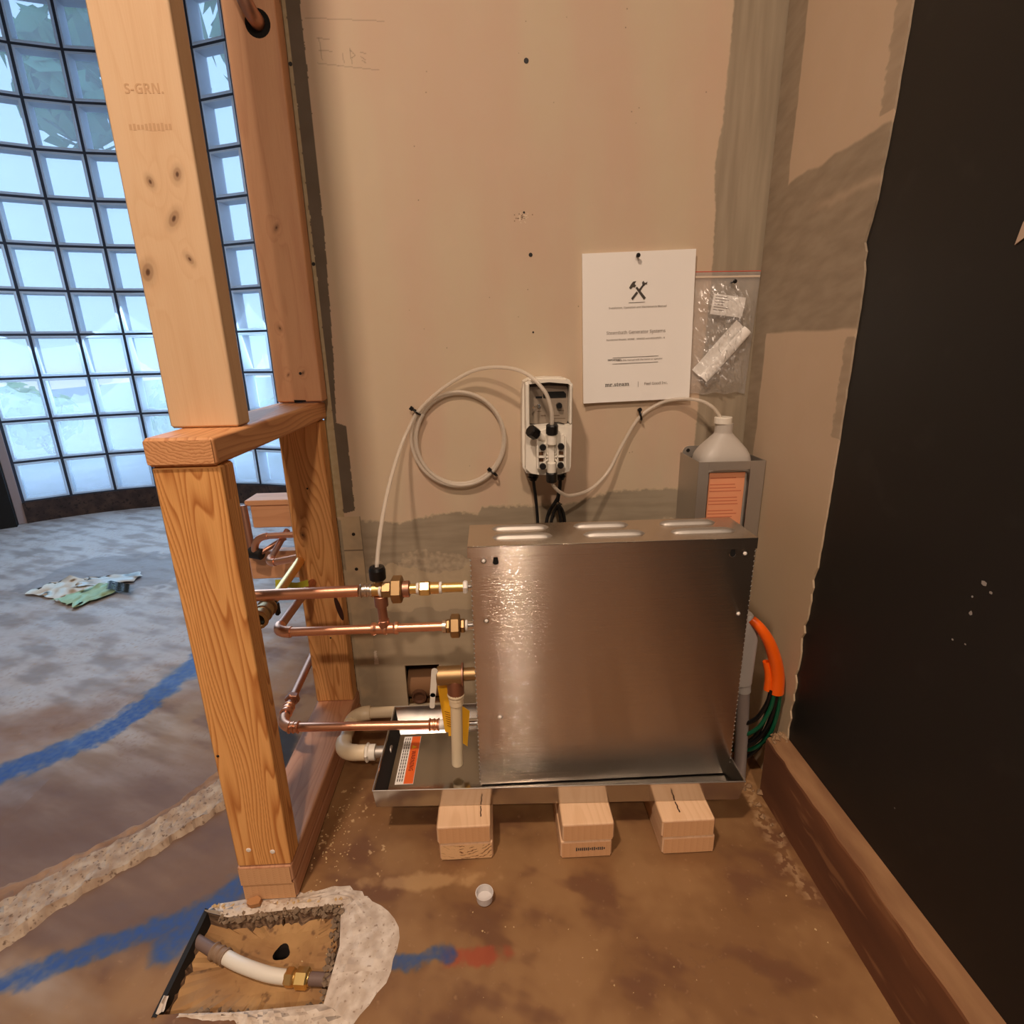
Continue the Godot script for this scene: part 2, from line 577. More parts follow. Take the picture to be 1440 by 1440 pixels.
# the bare board on the right wall; u runs with z from -1.2 to -0.83, v down from y = 1.6
func side_tex() -> Image:
	var w := 200
	var h := 860
	var n1 := noise(9.0, 31, 4)
	var n2 := noise(60.0, 32, 3)
	var data := PackedByteArray()
	data.resize(w * h * 3)
	var cream := Color(0.775, 0.685, 0.585)
	var mud := Color(0.60, 0.545, 0.465)
	var mud_dark := Color(0.52, 0.465, 0.39)
	var at := 0
	for j in h:
		var y := 1.6 * (1.0 - (j + 0.5) / h)
		for i in w:
			var z := -1.2 + 0.37 * (i + 0.5) / w
			var a := n1.get_noise_2d(z, y)
			var b := n2.get_noise_2d(z, y)
			var c := cream.lightened(0.03 * a)
			var st := n1.get_noise_2d(z * 1.2 + 30.0, (y - z * 0.12) * 4.0)
			var grey := mud.lerp(mud_dark, clampf(0.4 + st * 0.8, 0.0, 1.0))
			var edge := 1.176 + (z + 1.12) * 0.05 + 0.008 * a
			var k := smoothstep(0.003, -0.003, y - edge) * smoothstep(-0.003, 0.003, y - 0.912 - 0.003 * a)
			k = k * (0.85 if y > 0.93 else 0.85)
			var sk := smoothstep(0.012, 0.0, absf(y - 1.116 - 0.01 * a)) * smoothstep(-1.06, -0.98, z)
			k *= 1.0 - 0.5 * sk
			k = maxf(k, smoothstep(0.002, -0.002, z + 1.128 + 0.006 * a + (0.018 if y < 0.912 else 0.0)) * 0.8)
			k = maxf(k, 0.55 * smoothstep(-0.002, 0.002, z + 0.885 + 0.006 * b) * (1.0 if (y < 0.9 and y > 0.74) or y > 1.2 else 0.0))
			c = c.lerp(grey, k)
			if y < 0.74:
				c = c.lerp(Color(0.70, 0.625, 0.50), smoothstep(0.74, 0.5, y) * 0.5)
			data[at] = int(clampf(c.r, 0, 1) * 255.0)
			data[at + 1] = int(clampf(c.g, 0, 1) * 255.0)
			data[at + 2] = int(clampf(c.b, 0, 1) * 255.0)
			at += 3
	return Image.create_from_data(w, h, false, Image.FORMAT_RGB8, data)

func mottled(w: int, h: int, c0: Color, c1: Color, freq: float, sd: int, c2 := Color(0, 0, 0, 0), cut := 0.5) -> Image:
	var n1 := noise(freq, sd, 5)
	var n2 := noise(freq * 3.1, sd + 3, 4)
	var im := Image.create(w, h, false, Image.FORMAT_RGB8)
	for j in h:
		for i in w:
			var a := n1.get_noise_2d(i, j)
			var c := c0.lerp(c1, clampf(0.5 + a * 1.1, 0, 1))
			if c2.a > 0.0:
				c = c.lerp(c2, smoothstep(cut, cut + 0.25, n2.get_noise_2d(i, j)) * c2.a)
			im.set_pixel(i, j, c)
	return im

# sheet steel with fine level scratches: each scratch tips the normal up or down, hardly sideways
func brushed(c: Color, rough: float, tip: float) -> StandardMaterial3D:
	var m := mat(c, rough, 1.0)
	rng.seed = 90
	var w := 16
	var h := 1024
	var im := Image.create(w, h, false, Image.FORMAT_RGB8)
	for j in h:
		var t := rng.randfn(0.0, tip * (1.0 if j % 5 else 2.6))
		for i in w:
			var n := Vector3(rng.randfn(0.0, 0.008), clampf(t + rng.randfn(0.0, 0.03), -1.4, 1.4), 1.0).normalized()
			im.set_pixel(i, j, Color(n.x * 0.5 + 0.5, n.y * 0.5 + 0.5, n.z * 0.5 + 0.5))
	m.normal_enabled = true
	m.normal_texture = ImageTexture.create_from_image(im)
	m.uv1_scale = Vector3(23.0, 83.0, 1.0)
	return m

func multi(called: String, pairs: Array, parent: Node = self) -> MeshInstance3D:
	var am := ArrayMesh.new()
	for p in pairs:
		p[0].commit(am)
		am.surface_set_material(am.get_surface_count() - 1, p[1])
	var o := MeshInstance3D.new()
	o.name = called
	o.mesh = am
	if parent != self and not parent is MeshInstance3D:
		o.position = -parent.position
	add_to(parent, o)
	return o

# ---------------------------------------------------------------- the scene
func _ready() -> void:
	rng.seed = 1
	camera_and_light()
	materials()
	room()
	glass_window()
	outdoors()
	timber()
	generator()
	tray_and_blocks()
	copper()
	pvc_and_valve()
	pump()
	tubing()
	papers()
	bottle_and_bracket()
	conduit()
	far_plumbing()
	floor_things()

func camera_and_light() -> void:
	var pitch := 0.295012
	var yaw := 0.034775
	var roll := -0.020237
	var f := Vector3(sin(yaw) * cos(pitch), -sin(pitch), -cos(yaw) * cos(pitch))
	var r := f.cross(Vector3.UP).normalized()
	var u := r.cross(f)
	var r2 := r * cos(roll) + u * sin(roll)
	var u2 := u * cos(roll) - r * sin(roll)
	var cam := Camera3D.new()
	cam.name = "camera"
	cam.fov = 86.68
	cam.near = 0.02
	cam.far = 60.0
	cam.transform = Transform3D(Basis(r2, u2, -f), Vector3(0, 0.895, 0))
	add_child(cam)
	cam.current = true
	var e := Environment.new()
	e.background_mode = Environment.BG_SKY
	var sky := Sky.new()
	var sm := ProceduralSkyMaterial.new()
	sm.sky_top_color = lin(0.36, 0.60, 1.0)
	sm.sky_horizon_color = lin(0.42, 0.66, 1.0)
	sm.ground_horizon_color = lin(0.42, 0.64, 0.95)
	sm.ground_bottom_color = lin(0.5, 0.52, 0.52)
	sm.sky_energy_multiplier = SKY
	sm.ground_energy_multiplier = SKY
	sm.sky_curve = 0.3
	sky.sky_material = sm
	e.sky = sky
	e.tonemap_mode = Environment.TONE_MAPPER_LINEAR
	e.tonemap_exposure = 1.0
	e.sdfgi_enabled = true
	e.ssao_enabled = true
	e.ssil_enabled = true
	var we := WorldEnvironment.new()
	we.name = "environment"
	we.environment = e
	add_child(we)
	# warm downlights of the room, out of the picture overhead
	for l in LAMPS:
		lamp(l[0], l[1])
	# unseen area lights added inside the glass-block bay, boosting its daylight
	for k in 3:
		var a := deg_to_rad(-28.0 + 32.0 * k)
		var al := AreaLight3D.new()
		al.name = "added_daylight_window"
		al.area_size = Vector2(0.75, 2.3)
		al.light_color = lin(0.50, 0.74, 1.0)
		al.light_energy = DAY
		al.shadow_enabled = true
		al.area_range = 12.0
		var at := Vector3(-1.77 + sin(a) * 1.22, 1.33, -2.015 - cos(a) * 1.22)
		add_child(al)
		al.look_at_from_position(at, at + Vector3(-sin(a), -0.25, cos(a)), Vector3.UP)

const SKY := 1.35
const DAY := 1.7
const LAMPS := [[Vector3(-0.58, 2.73, 0.25), 4.4], [Vector3(0.11, 2.73, 1.75), 5.6]]

func lamp(at: Vector3, energy: float) -> void:
	var t := thing("ceiling_lamp", "round recessed downlight in the ceiling, the one %s" % ["nearer the timber frame" if at.x < -0.3 else "farther back on the right"], "lamp", at, "recessed downlights")
	var st := nb()
	lathe(st, [Vector2(0.085, 0.0), Vector2(0.105, -0.004), Vector2(0.108, 0.02), Vector2(0.085, 0.02), Vector2(0.085, 0.0)], axis(at, Vector3.UP), 28)
	obj("trim_ring", st, mat(Color(0.9, 0.88, 0.85), 0.5), t)
	st = nb()
	cyl(st, at + Vector3(0, 0.004, 0), at + Vector3(0, 0.014, 0), 0.084, 28)
	var g := mat(Color(1, 0.9, 0.75), 0.5)
	g.emission_enabled = true
	g.emission = lin(1.0, 0.72, 0.48)
	g.emission_energy_multiplier = 6.0
	obj("lamp_lens", st, g, t)
	var al := AreaLight3D.new()
	al.name = "lamp_light"
	al.area_size = Vector2(0.14, 0.14)
	al.light_color = lin(1.0, 0.755, 0.575)
	al.light_energy = energy
	al.shadow_enabled = true
	al.area_range = 12.0
	add_child(al)
	al.look_at_from_position(at + Vector3(0, -0.012, 0), at + Vector3(0, -1, 0), Vector3(0, 0, -1))

func materials() -> void:
	for s in [[1.3, 41, 4], [5.5, 42, 4], [60.0, 43, 3], [3.2, 44, 4], [24.0, 45, 4]]:
		fn.append(noise(s[0], s[1], s[2]))
	M.pine_front = wood(101, Color(0.885, 0.755, 0.60), Color(0.80, 0.63, 0.46), 2.4, 1.6, 0.16, [Vector3(0.037, 0.31, 0.006), Vector3(0.072, 0.318, 0.007), Vector3(0.058, 0.268, 0.0085), Vector3(0.069, 0.22, 0.0055), Vector3(0.012, 0.205, 0.010)])
	M.pine_rear = wood(102, Color(0.86, 0.66, 0.50), Color(0.74, 0.50, 0.36), 1.6, 1.2, 0.18, [Vector3(0.045, 0.325, 0.0055), Vector3(0.026, 0.145, 0.005), Vector3(0.06, 0.058, 0.004), Vector3(0.03, 0.055, 0.003)])
	M.fir_front = wood(103, Color(0.92, 0.69, 0.42), Color(0.70, 0.43, 0.20), 11.0, 4.5, 0.62, [])
	M.fir_rear = wood(104, Color(0.88, 0.66, 0.42), Color(0.69, 0.44, 0.22), 7.5, 5.5, 0.55, [Vector3(0.022, 0.43, 0.0065)])
	M.fir_sill = wood(105, Color(0.86, 0.64, 0.44), Color(0.68, 0.43, 0.25), 8.0, 2.0, 0.45, [])
	M.plate = wood(106, Color(0.80, 0.60, 0.46), Color(0.66, 0.44, 0.31), 5.0, 3.0, 0.35, [])
	M.block = wood(107, Color(0.91, 0.76, 0.61), Color(0.82, 0.64, 0.47), 3.5, 2.2, 0.25, [])
	M.board = wood(108, Color(0.85, 0.63, 0.46), Color(0.75, 0.52, 0.36), 3.5, 1.4, 0.3, [])
	M.end_grain = mat(Color(0.87, 0.68, 0.50), 0.8)
	M.end_line = mat(Color(0.62, 0.38, 0.22), 0.85)
	M.cut_end = tex_mat(mottled(128, 128, Color(0.88, 0.70, 0.52), Color(0.80, 0.60, 0.42), 0.02, 9), 0.85, true, 8, 8)
	M.steel = brushed(lin(0.72, 0.65, 0.57), 0.13, 0.23)
	M.steel_soft = mat(lin(0.52, 0.49, 0.45), 0.55, 1.0)
	M.steel_tray = mat(lin(0.56, 0.54, 0.51), 0.13, 1.0)
	M.chrome = mat(lin(0.75, 0.74, 0.72), 0.12, 1.0)
	M.dark_hole = mat(Color(0.03, 0.025, 0.02), 0.9)
	M.copper = mat(lin(0.84, 0.43, 0.27), 0.36, 1.0)
	M.copper_dull = mat(lin(0.50, 0.27, 0.19), 0.45, 1.0)
	M.solder = mat(lin(0.72, 0.62, 0.52), 0.3, 1.0)
	M.brass = mat(lin(0.78, 0.52, 0.21), 0.40, 1.0)
	M.brass_bright = mat(lin(0.90, 0.66, 0.26), 0.34, 1.0)
	M.bronze = mat(lin(0.42, 0.28, 0.14), 0.48, 1.0)
	M.ptfe = mat(Color(0.93, 0.92, 0.9), 0.5)
	M.pvc = mat(Color(0.90, 0.83, 0.70), 0.35)
	M.white_plastic = mat(Color(0.90, 0.88, 0.83), 0.38)
	M.white_plastic.subsurf_scatter_enabled = false
	M.black_plastic = mat(Color(0.035, 0.035, 0.04), 0.38)
	M.black_rubber = mat(Color(0.04, 0.04, 0.045), 0.6)
	M.grey_plastic = mat(Color(0.72, 0.71, 0.69), 0.45)
	M.grey_pipe = mat(Color(0.58, 0.54, 0.52), 0.45)
	M.panel = mat(Color(0.56, 0.51, 0.45), 0.32)
	M.display = mat(Color(0.13, 0.13, 0.12), 0.15)
	M.tube = mat(Color(0.88, 0.84, 0.78, 0.52), 0.30)
	M.tube.transparency = BaseMaterial3D.TRANSPARENCY_ALPHA
	M.tube.backlight_enabled = true
	M.tube.backlight = Color(0.35, 0.33, 0.3)
	M.paper = mat(Color(0.95, 0.94, 0.92), 0.8)
	M.ink = mat(Color(0.30, 0.28, 0.26), 0.9)
	M.ink_pale = mat(Color(0.52, 0.48, 0.45), 0.9)
	M.orange_label = mat(Color(0.93, 0.42, 0.17), 0.5)
	M.label_red = mat(Color(0.50, 0.13, 0.06), 0.6)
	M.yellow_tag = mat(Color(0.95, 0.72, 0.13), 0.6)
	M.orange_sleeve = mat(Color(0.98, 0.40, 0.07), 0.32)
	M.wire_black = mat(Color(0.05, 0.055, 0.06), 0.35)
	M.wire_green = mat(Color(0.05, 0.32, 0.22), 0.3)
	M.salmon = mat(Color(0.92, 0.63, 0.47), 0.6)
	M.salmon_ink = mat(Color(0.80, 0.47, 0.34), 0.7)
	M.nail = mat(Color(0.93, 0.90, 0.86), 0.4)
	M.screw_dark = mat(Color(0.06, 0.045, 0.04), 0.6)
	M.film = mat(Color(1, 1, 1, 0.05), 0.22)
	M.film.transparency = BaseMaterial3D.TRANSPARENCY_ALPHA
	M.film.cull_mode = BaseMaterial3D.CULL_DISABLED
	M.rubble = bumpy(tex_mat(mottled(128, 128, Color(0.72, 0.60, 0.46), Color(0.50, 0.38, 0.27), 0.05, 77), 0.9, true, 6, 6), 0.05, 1.0, 6.0)

# where a ray from c at angle a leaves a closed outline (x, z)
func reach(c: Vector2, a: float, poly: Array) -> Vector2:
	var d := Vector2(cos(a), sin(a))
	var best := 0.0
	for i in poly.size():
		var hit = Geometry2D.segment_intersects_segment(c, c + d * 3.0, poly[i], poly[(i + 1) % poly.size()])
		if hit != null:
			best = maxf(best, (hit - c).length())
	return c + d * best

const PIT := [Vector2(-0.504, -0.696), Vector2(-0.461, -0.684), Vector2(-0.371, -0.691), Vector2(-0.278, -0.696), Vector2(-0.263, -0.629), Vector2(-0.265, -0.55), Vector2(-0.389, -0.546), Vector2(-0.501, -0.549)]
const PIT_MID := Vector2(-0.38, -0.62)

func room() -> void:
	# floor: one slab, the part round the pit and the rest
	var near_st := nb()
	var x0 := -1.0
	var z0 := -1.30
	var rect := [Vector2(-0.62, -0.80), Vector2(-0.10, -0.80), Vector2(-0.10, -0.45), Vector2(-0.62, -0.45)]
	var put := func(st: SurfaceTool, a: Vector2, b: Vector2, c: Vector2, d: Vector2, ox: float, oz: float, sx: float, sz: float) -> void:
		var q := []
		for p in [a, b, c, d]:
			q.append(Vector2((p.x - ox) / sx, (p.y - oz) / sz))
		quad(st, Vector3(a.x, 0, a.y), Vector3(b.x, 0, b.y), Vector3(c.x, 0, c.y), Vector3(d.x, 0, d.y), Vector3.UP, q[0], q[1], q[2], q[3])
	for r in [[-1.0, -1.30, 0.64, -0.80], [-1.0, -0.45, 0.64, -0.30], [-1.0, -0.80, -0.62, -0.45], [-0.10, -0.80, 0.64, -0.45]]:
		put.call(near_st, Vector2(r[0], r[1]), Vector2(r[2], r[1]), Vector2(r[2], r[3]), Vector2(r[0], r[3]), x0, z0, 1.64, 1.0)
	var n := 80
	var inner := []
	var angs := []
	for k in n:
		angs.append(TAU * k / n)
	for v in PIT + rect:
		angs.append(fposmod((v - PIT_MID).angle(), TAU))
	angs.sort()
	n = angs.size()
	for k in n:
		inner.append(reach(PIT_MID, angs[k], PIT))
	for k in n:
		var a: float = angs[k]
		var b: float = angs[(k + 1) % n]
		if absf(a - b) < 1e-4:
			continue
		put.call(near_st, inner[k], reach(PIT_MID, a, rect), reach(PIT_MID, b, rect), inner[(k + 1) % n], x0, z0, 1.64, 1.0)
	var far_st := nb()
	for r in [[-3.6, -3.5, -1.0, 4.6], [-1.0, -3.5, 0.72, -1.30], [-1.0, -0.30, 0.72, 4.6], [0.64, -1.30, 0.72, -0.30]]:
		put.call(far_st, Vector2(r[0], r[1]), Vector2(r[2], r[1]), Vector2(r[2], r[3]), Vector2(r[0], r[3]), -3.6, -3.5, 4.32, 3.5)
	var mn := tex_mat(floor_tex(x0, z0, 1.64, 1.0, 1024, 624, true), 0.72, false)
	var mf := tex_mat(floor_tex(-3.6, -3.5, 4.32, 3.5, 900, 729, false), 0.62, false)
	bumpy(mn, 0.03, 1.0, 2.0, 21)
	mn.normal_scale = 0.35
	var bt := NoiseTexture2D.new()
	bt.width = 512
	bt.height = 512
	bt.noise = noise(0.02, 8, 5)
	bt.as_normal_map = true
	bt.bump_strength = 5.0
	mf.normal_enabled = true
	mf.normal_texture = bt
	mf.normal_scale = 0.5
	var fl := multi("floor", [[near_st, mn], [far_st, mf]])
	fl.set_meta("kind", "structure")
	# underside so that the slab has thickness
	var st := nb()
	box(st, Vector3(-3.6, -0.2, -3.5), Vector3(0.72, -0.10, 4.6), 0.0)
	struct("slab", st, mat(Color(0.3, 0.27, 0.25), 0.9), fl)
	pit(fl, inner)
	strip(fl)
	walls()

func pit(fl: Node, loop: Array) -> void:
	var n := loop.size()
	var nz := noise(40.0, 61, 3)
	var rim := []
	var foot := []
	for k in n:
		var p: Vector2 = loop[k]
		var d := (p - PIT_MID).normalized()
		var j := nz.get_noise_2d(p.x * 2.0, p.y * 2.0)
		rim.append(Vector3(p.x, 0, p.y))
		var q := p - d * (0.006 + 0.012 * absf(j))
		foot.append(Vector3(q.x, -0.021 + 0.006 * j, q.y))
	var st := nb()
	for k in n:
		var m := (k + 1) % n
		var mid0: Vector3 = (rim[k] as Vector3).lerp(foot[k], 0.45) + Vector3(nz.get_noise_2d(k * 0.9, 4.0) * 0.006, 0.004 * nz.get_noise_2d(k * 1.3, 9.0), nz.get_noise_2d(k * 0.9, 14.0) * 0.006)
		var mid1: Vector3 = (rim[m] as Vector3).lerp(foot[m], 0.45) + Vector3(nz.get_noise_2d(m * 0.9, 4.0) * 0.006, 0.004 * nz.get_noise_2d(m * 1.3, 9.0), nz.get_noise_2d(m * 0.9, 14.0) * 0.006)
		for q in [[rim[k], rim[m], mid1, mid0], [mid0, mid1, foot[m], foot[k]]]:
			var nn: Vector3 = (q[1] - q[0]).cross(q[3] - q[0]).normalized()
			var to: Vector3 = Vector3(PIT_MID.x, 0.05, PIT_MID.y) - q[0]
			if nn.dot(to) < 0:
				nn = -nn
			quad(st, q[0], q[1], q[2], q[3], nn, Vector2(k * 0.01, 0), Vector2(k * 0.01 + 0.01, 0), Vector2(k * 0.01 + 0.01, 0.02), Vector2(k * 0.01, 0.02))
	var dark := tex_mat(mottled(128, 128, Color(0.56, 0.46, 0.36), Color(0.30, 0.22, 0.16), 0.06, 71), 0.9, true, 9, 9)
	struct("pit_wall", st, dark, fl)
	# lumps of old mortar along the back and right edges
	var lumps := nb()
	rng.seed = 52
	for i in 230:
		var r := rng.randf_range(0.0018, 0.0062)
		var t := rng.randf()
		var c := Vector3(lerpf(-0.475, -0.272, t), -0.003 + rng.randfn(0, 0.003), lerpf(-0.686, -0.694, t) + rng.randf_range(-0.004, 0.009))
		if i > 140:
			c = Vector3(lerpf(-0.277, -0.266, t) - rng.randf_range(-0.004, 0.010), -0.004 + rng.randfn(0, 0.004), lerpf(-0.69, -0.555, t))
		if i > 200:
			c = Vector3(lerpf(-0.46, -0.27, t), -0.012 + rng.randfn(0, 0.003), -0.550 + rng.randf_range(-0.006, 0.003))
		chunk(lumps, c, r)
	var lm := struct("mortar_lumps", lumps, tex_mat(mottled(96, 96, Color(0.62, 0.54, 0.45), Color(0.46, 0.38, 0.30), 0.05, 79), 0.9, true, 9, 9), fl)
	lm.set_meta("kind", "stuff")
	# sandy bottom with a round drain hole
	st = nb()
	var hole := Vector2(-0.361, -0.642)
	var hr := 0.0125
	var rings := 7
	for k in n:
		var m := (k + 1) % n
		for r in rings:
			var pts := []
			for e in [[k, r], [m, r], [m, r + 1], [k, r + 1]]:
				var f: Vector3 = foot[e[0]]
				var a := (Vector2(f.x, f.z) - hole).angle()
				var h2 := hole + Vector2(cos(a), sin(a)) * hr * (1.0 + 0.12 * sin(a * 3.0))
				var t := 1.0 - pow(1.0 - float(e[1]) / rings, 1.5)
				var p := Vector2(f.x, f.z).lerp(h2, t)
				var y := lerpf(f.y, -0.0265, minf(1.0, t * 3.0)) + 0.0010 * nz.get_noise_2d(p.x * 0.8, p.y * 0.8)
				pts.append(Vector3(p.x, y, p.y))
			var nn: Vector3 = (pts[1] - pts[0]).cross(pts[3] - pts[0]).normalized()
			if nn.y < 0:
				nn = -nn
			quad(st, pts[0], pts[1], pts[2], pts[3], nn, Vector2(pts[0].x, pts[0].z), Vector2(pts[1].x, pts[1].z), Vector2(pts[2].x, pts[2].z), Vector2(pts[3].x, pts[3].z))
	var sand := tex_mat(mottled(256, 256, Color(0.71, 0.56, 0.37), Color(0.60, 0.45, 0.29), 0.012, 72, Color(0.42, 0.30, 0.20, 0.7), 0.35), 0.85, true, 3.2, 3.2)
	struct("pit_bottom", st, sand, fl)
	st = nb()
	lathe(st, [Vector2(0.0145, -0.0268), Vector2(0.0125, -0.033), Vector2(0.0120, -0.06), Vector2(0.0, -0.062)], axis(Vector3(hole.x, 0, hole.y), Vector3.UP), 20)
	struct("drain_hole", st, mat(Color(0.10, 0.06, 0.04), 0.9), fl)
	# black form strip that leans along the left side of the pit
	st = nb()
	for s in [[Vector3(-0.505, 0.003, -0.700), Vector3(-0.503, 0.003, -0.545)]]:
		var a: Vector3 = s[0]
		var b: Vector3 = s[1]
		quad(st, a, b, b + Vector3(0.006, -0.003, 0), a + Vector3(0.006, -0.003, 0), Vector3.UP)
		quad(st, a + Vector3(0.006, -0.003, 0), b + Vector3(0.006, -0.003, 0), b + Vector3(0.010, -0.03, 0), a + Vector3(0.010, -0.03, 0), Vector3(0.95, 0.2, 0).normalized())
		quad(st, a, b, b + Vector3(-0.002, -0.006, 0), a + Vector3(-0.002, -0.006, 0), Vector3(-1, 0.2, 0).normalized())
	struct("form_strip", st, mat(Color(0.09, 0.075, 0.065), 0.8), fl)
	# pale chipped concrete round the pit: right side, front and a narrow band at the back
	var outer := [Vector2(-0.47, -0.712), Vector2(-0.39, -0.7195), Vector2(-0.331, -0.722), Vector2(-0.277, -0.732), Vector2(-0.25, -0.716), Vector2(-0.216, -0.692), Vector2(-0.183, -0.668), Vector2(-0.169, -0.64), Vector2(-0.172, -0.609), Vector2(-0.179, -0.576), Vector2(-0.199, -0.548), Vector2(-0.214, -0.523), Vector2(-0.27, -0.505), Vector2(-0.34, -0.515), Vector2(-0.388, -0.536), Vector2(-0.44, -0.541), Vector2(-0.49, -0.548), Vector2(-0.503, -0.60), Vector2(-0.505, -0.66), Vector2(-0.503, -0.70)]
	st = nb()
	var rn := 9
	for k in n:
		var m := (k + 1) % n
		var oa := reach(PIT_MID, (loop[k] - PIT_MID).angle(), outer)
		var ob := reach(PIT_MID, (loop[m] - PIT_MID).angle(), outer)
		if (oa - loop[k]).length() < 0.006 and (ob - loop[m]).length() < 0.006:
			continue
		for r in rn:
			var pts := []
			for e in [[loop[k], oa, r], [loop[m], ob, r], [loop[m], ob, r + 1], [loop[k], oa, r + 1]]:
				var t: float = float(e[2]) / rn
				var p: Vector2 = (e[0] as Vector2).lerp(e[1], t)
				p += (p - PIT_MID).normalized() * 0.006 * nz.get_noise_2d(p.x * 2.4, p.y * 2.4) * (1.0 if e[2] == rn else 0.0)
				var y := 0.0005 + 0.0045 * sin(PI * minf(1.0, t * 1.15 + 0.05)) * (0.75 + nz.get_noise_2d(p.x * 3.0, p.y * 3.0))
				if e[2] == 0:
					y = 0.0005
				if e[2] == rn:
					y = 0.0002
				pts.append(Vector3(p.x, maxf(y, 0.0002), p.y))
			var nn: Vector3 = (pts[1] - pts[0]).cross(pts[3] - pts[0]).normalized()
			if nn.y < 0:
				nn = -nn
			quad(st, pts[0], pts[1], pts[2], pts[3], nn, Vector2(pts[0].x, pts[0].z), Vector2(pts[1].x, pts[1].z), Vector2(pts[2].x, pts[2].z), Vector2(pts[3].x, pts[3].z))
	M.chipped = tex_mat(mottled(320, 320, Color(0.86, 0.81, 0.75), Color(0.74, 0.67, 0.60), 0.03, 73, Color(0.52, 0.43, 0.36, 0.7), 0.38), 0.9, true, 3.4, 3.4)
	struct("concrete_patch", st, M.chipped, fl)

# the refilled trench: a rough pale band of concrete across the floor
func strip(fl: Node) -> void:
	var up := [Vector2(-1.35, -0.46), Vector2(-0.89, -0.759), Vector2(-0.825, -0.804), Vector2(-0.761, -0.856), Vector2(-0.704, -0.907), Vector2(-0.671, -0.956), Vector2(-0.639, -1.021), Vector2(-0.60, -1.10)]
	var lo := [Vector2(-1.20, -0.33), Vector2(-0.797, -0.648), Vector2(-0.756, -0.714), Vector2(-0.707, -0.761), Vector2(-0.65, -0.814), Vector2(-0.609, -0.859), Vector2(-0.57, -0.907), Vector2(-0.52, -0.97)]
	var nz := noise(22.0, 64, 4)
	var st := nb()
	var steps := 90
	var rows := 10
	var along := func(l: Array, t: float) -> Vector2:
		var f := t * (l.size() - 1)
		var i := mini(int(f), l.size() - 2)
		return (l[i] as Vector2).lerp(l[i + 1], f - i)
	var at := func(i: int, j: int) -> Vector3:
		var t := float(i) / steps
		var a: Vector2 = along.call(lo, t)
		var b: Vector2 = along.call(up, t)
		var s := float(j) / rows
		var p := a.lerp(b, s)
		var e := nz.get_noise_2d(p.x, p.y)
		p += (b - a).normalized() * 0.012 * e * (1.0 if (j == 0 or j == rows) else 0.4)
		var y := 0.010 + 0.006 * e + 0.003 * nz.get_noise_2d(p.x * 4.0, p.y * 4.0)
		if j == 0 or j == rows:
			y = -0.001
		elif j == rows - 1 or j == rows - 2:
			y *= 0.5
		return Vector3(p.x, y, p.y)
	var brown := nb()
	for i in steps:
		for j in rows:
			var q := [at.call(i, j), at.call(i + 1, j), at.call(i + 1, j + 1), at.call(i, j + 1)]
			var nn: Vector3 = (q[1] - q[0]).cross(q[3] - q[0]).normalized()
			if nn.y < 0:
				nn = -nn
			var up_edge := j >= rows - 3
			quad(brown if up_edge else st, q[0], q[1], q[2], q[3], nn, Vector2(q[0].x, q[0].z), Vector2(q[1].x, q[1].z), Vector2(q[2].x, q[2].z), Vector2(q[3].x, q[3].z))
	var m := tex_mat(mottled(320, 320, Color(0.72, 0.65, 0.57), Color(0.60, 0.51, 0.43), 0.03, 74, Color(0.36, 0.28, 0.23, 0.75), 0.30), 0.9, true, 3.0, 3.0)
	struct("trench_fill", st, m, fl)
	struct("trench_edge", brown, tex_mat(mottled(256, 256, Color(0.62, 0.49, 0.38), Color(0.50, 0.37, 0.28), 0.02, 75), 0.9, true, 3.0, 3.0), fl)

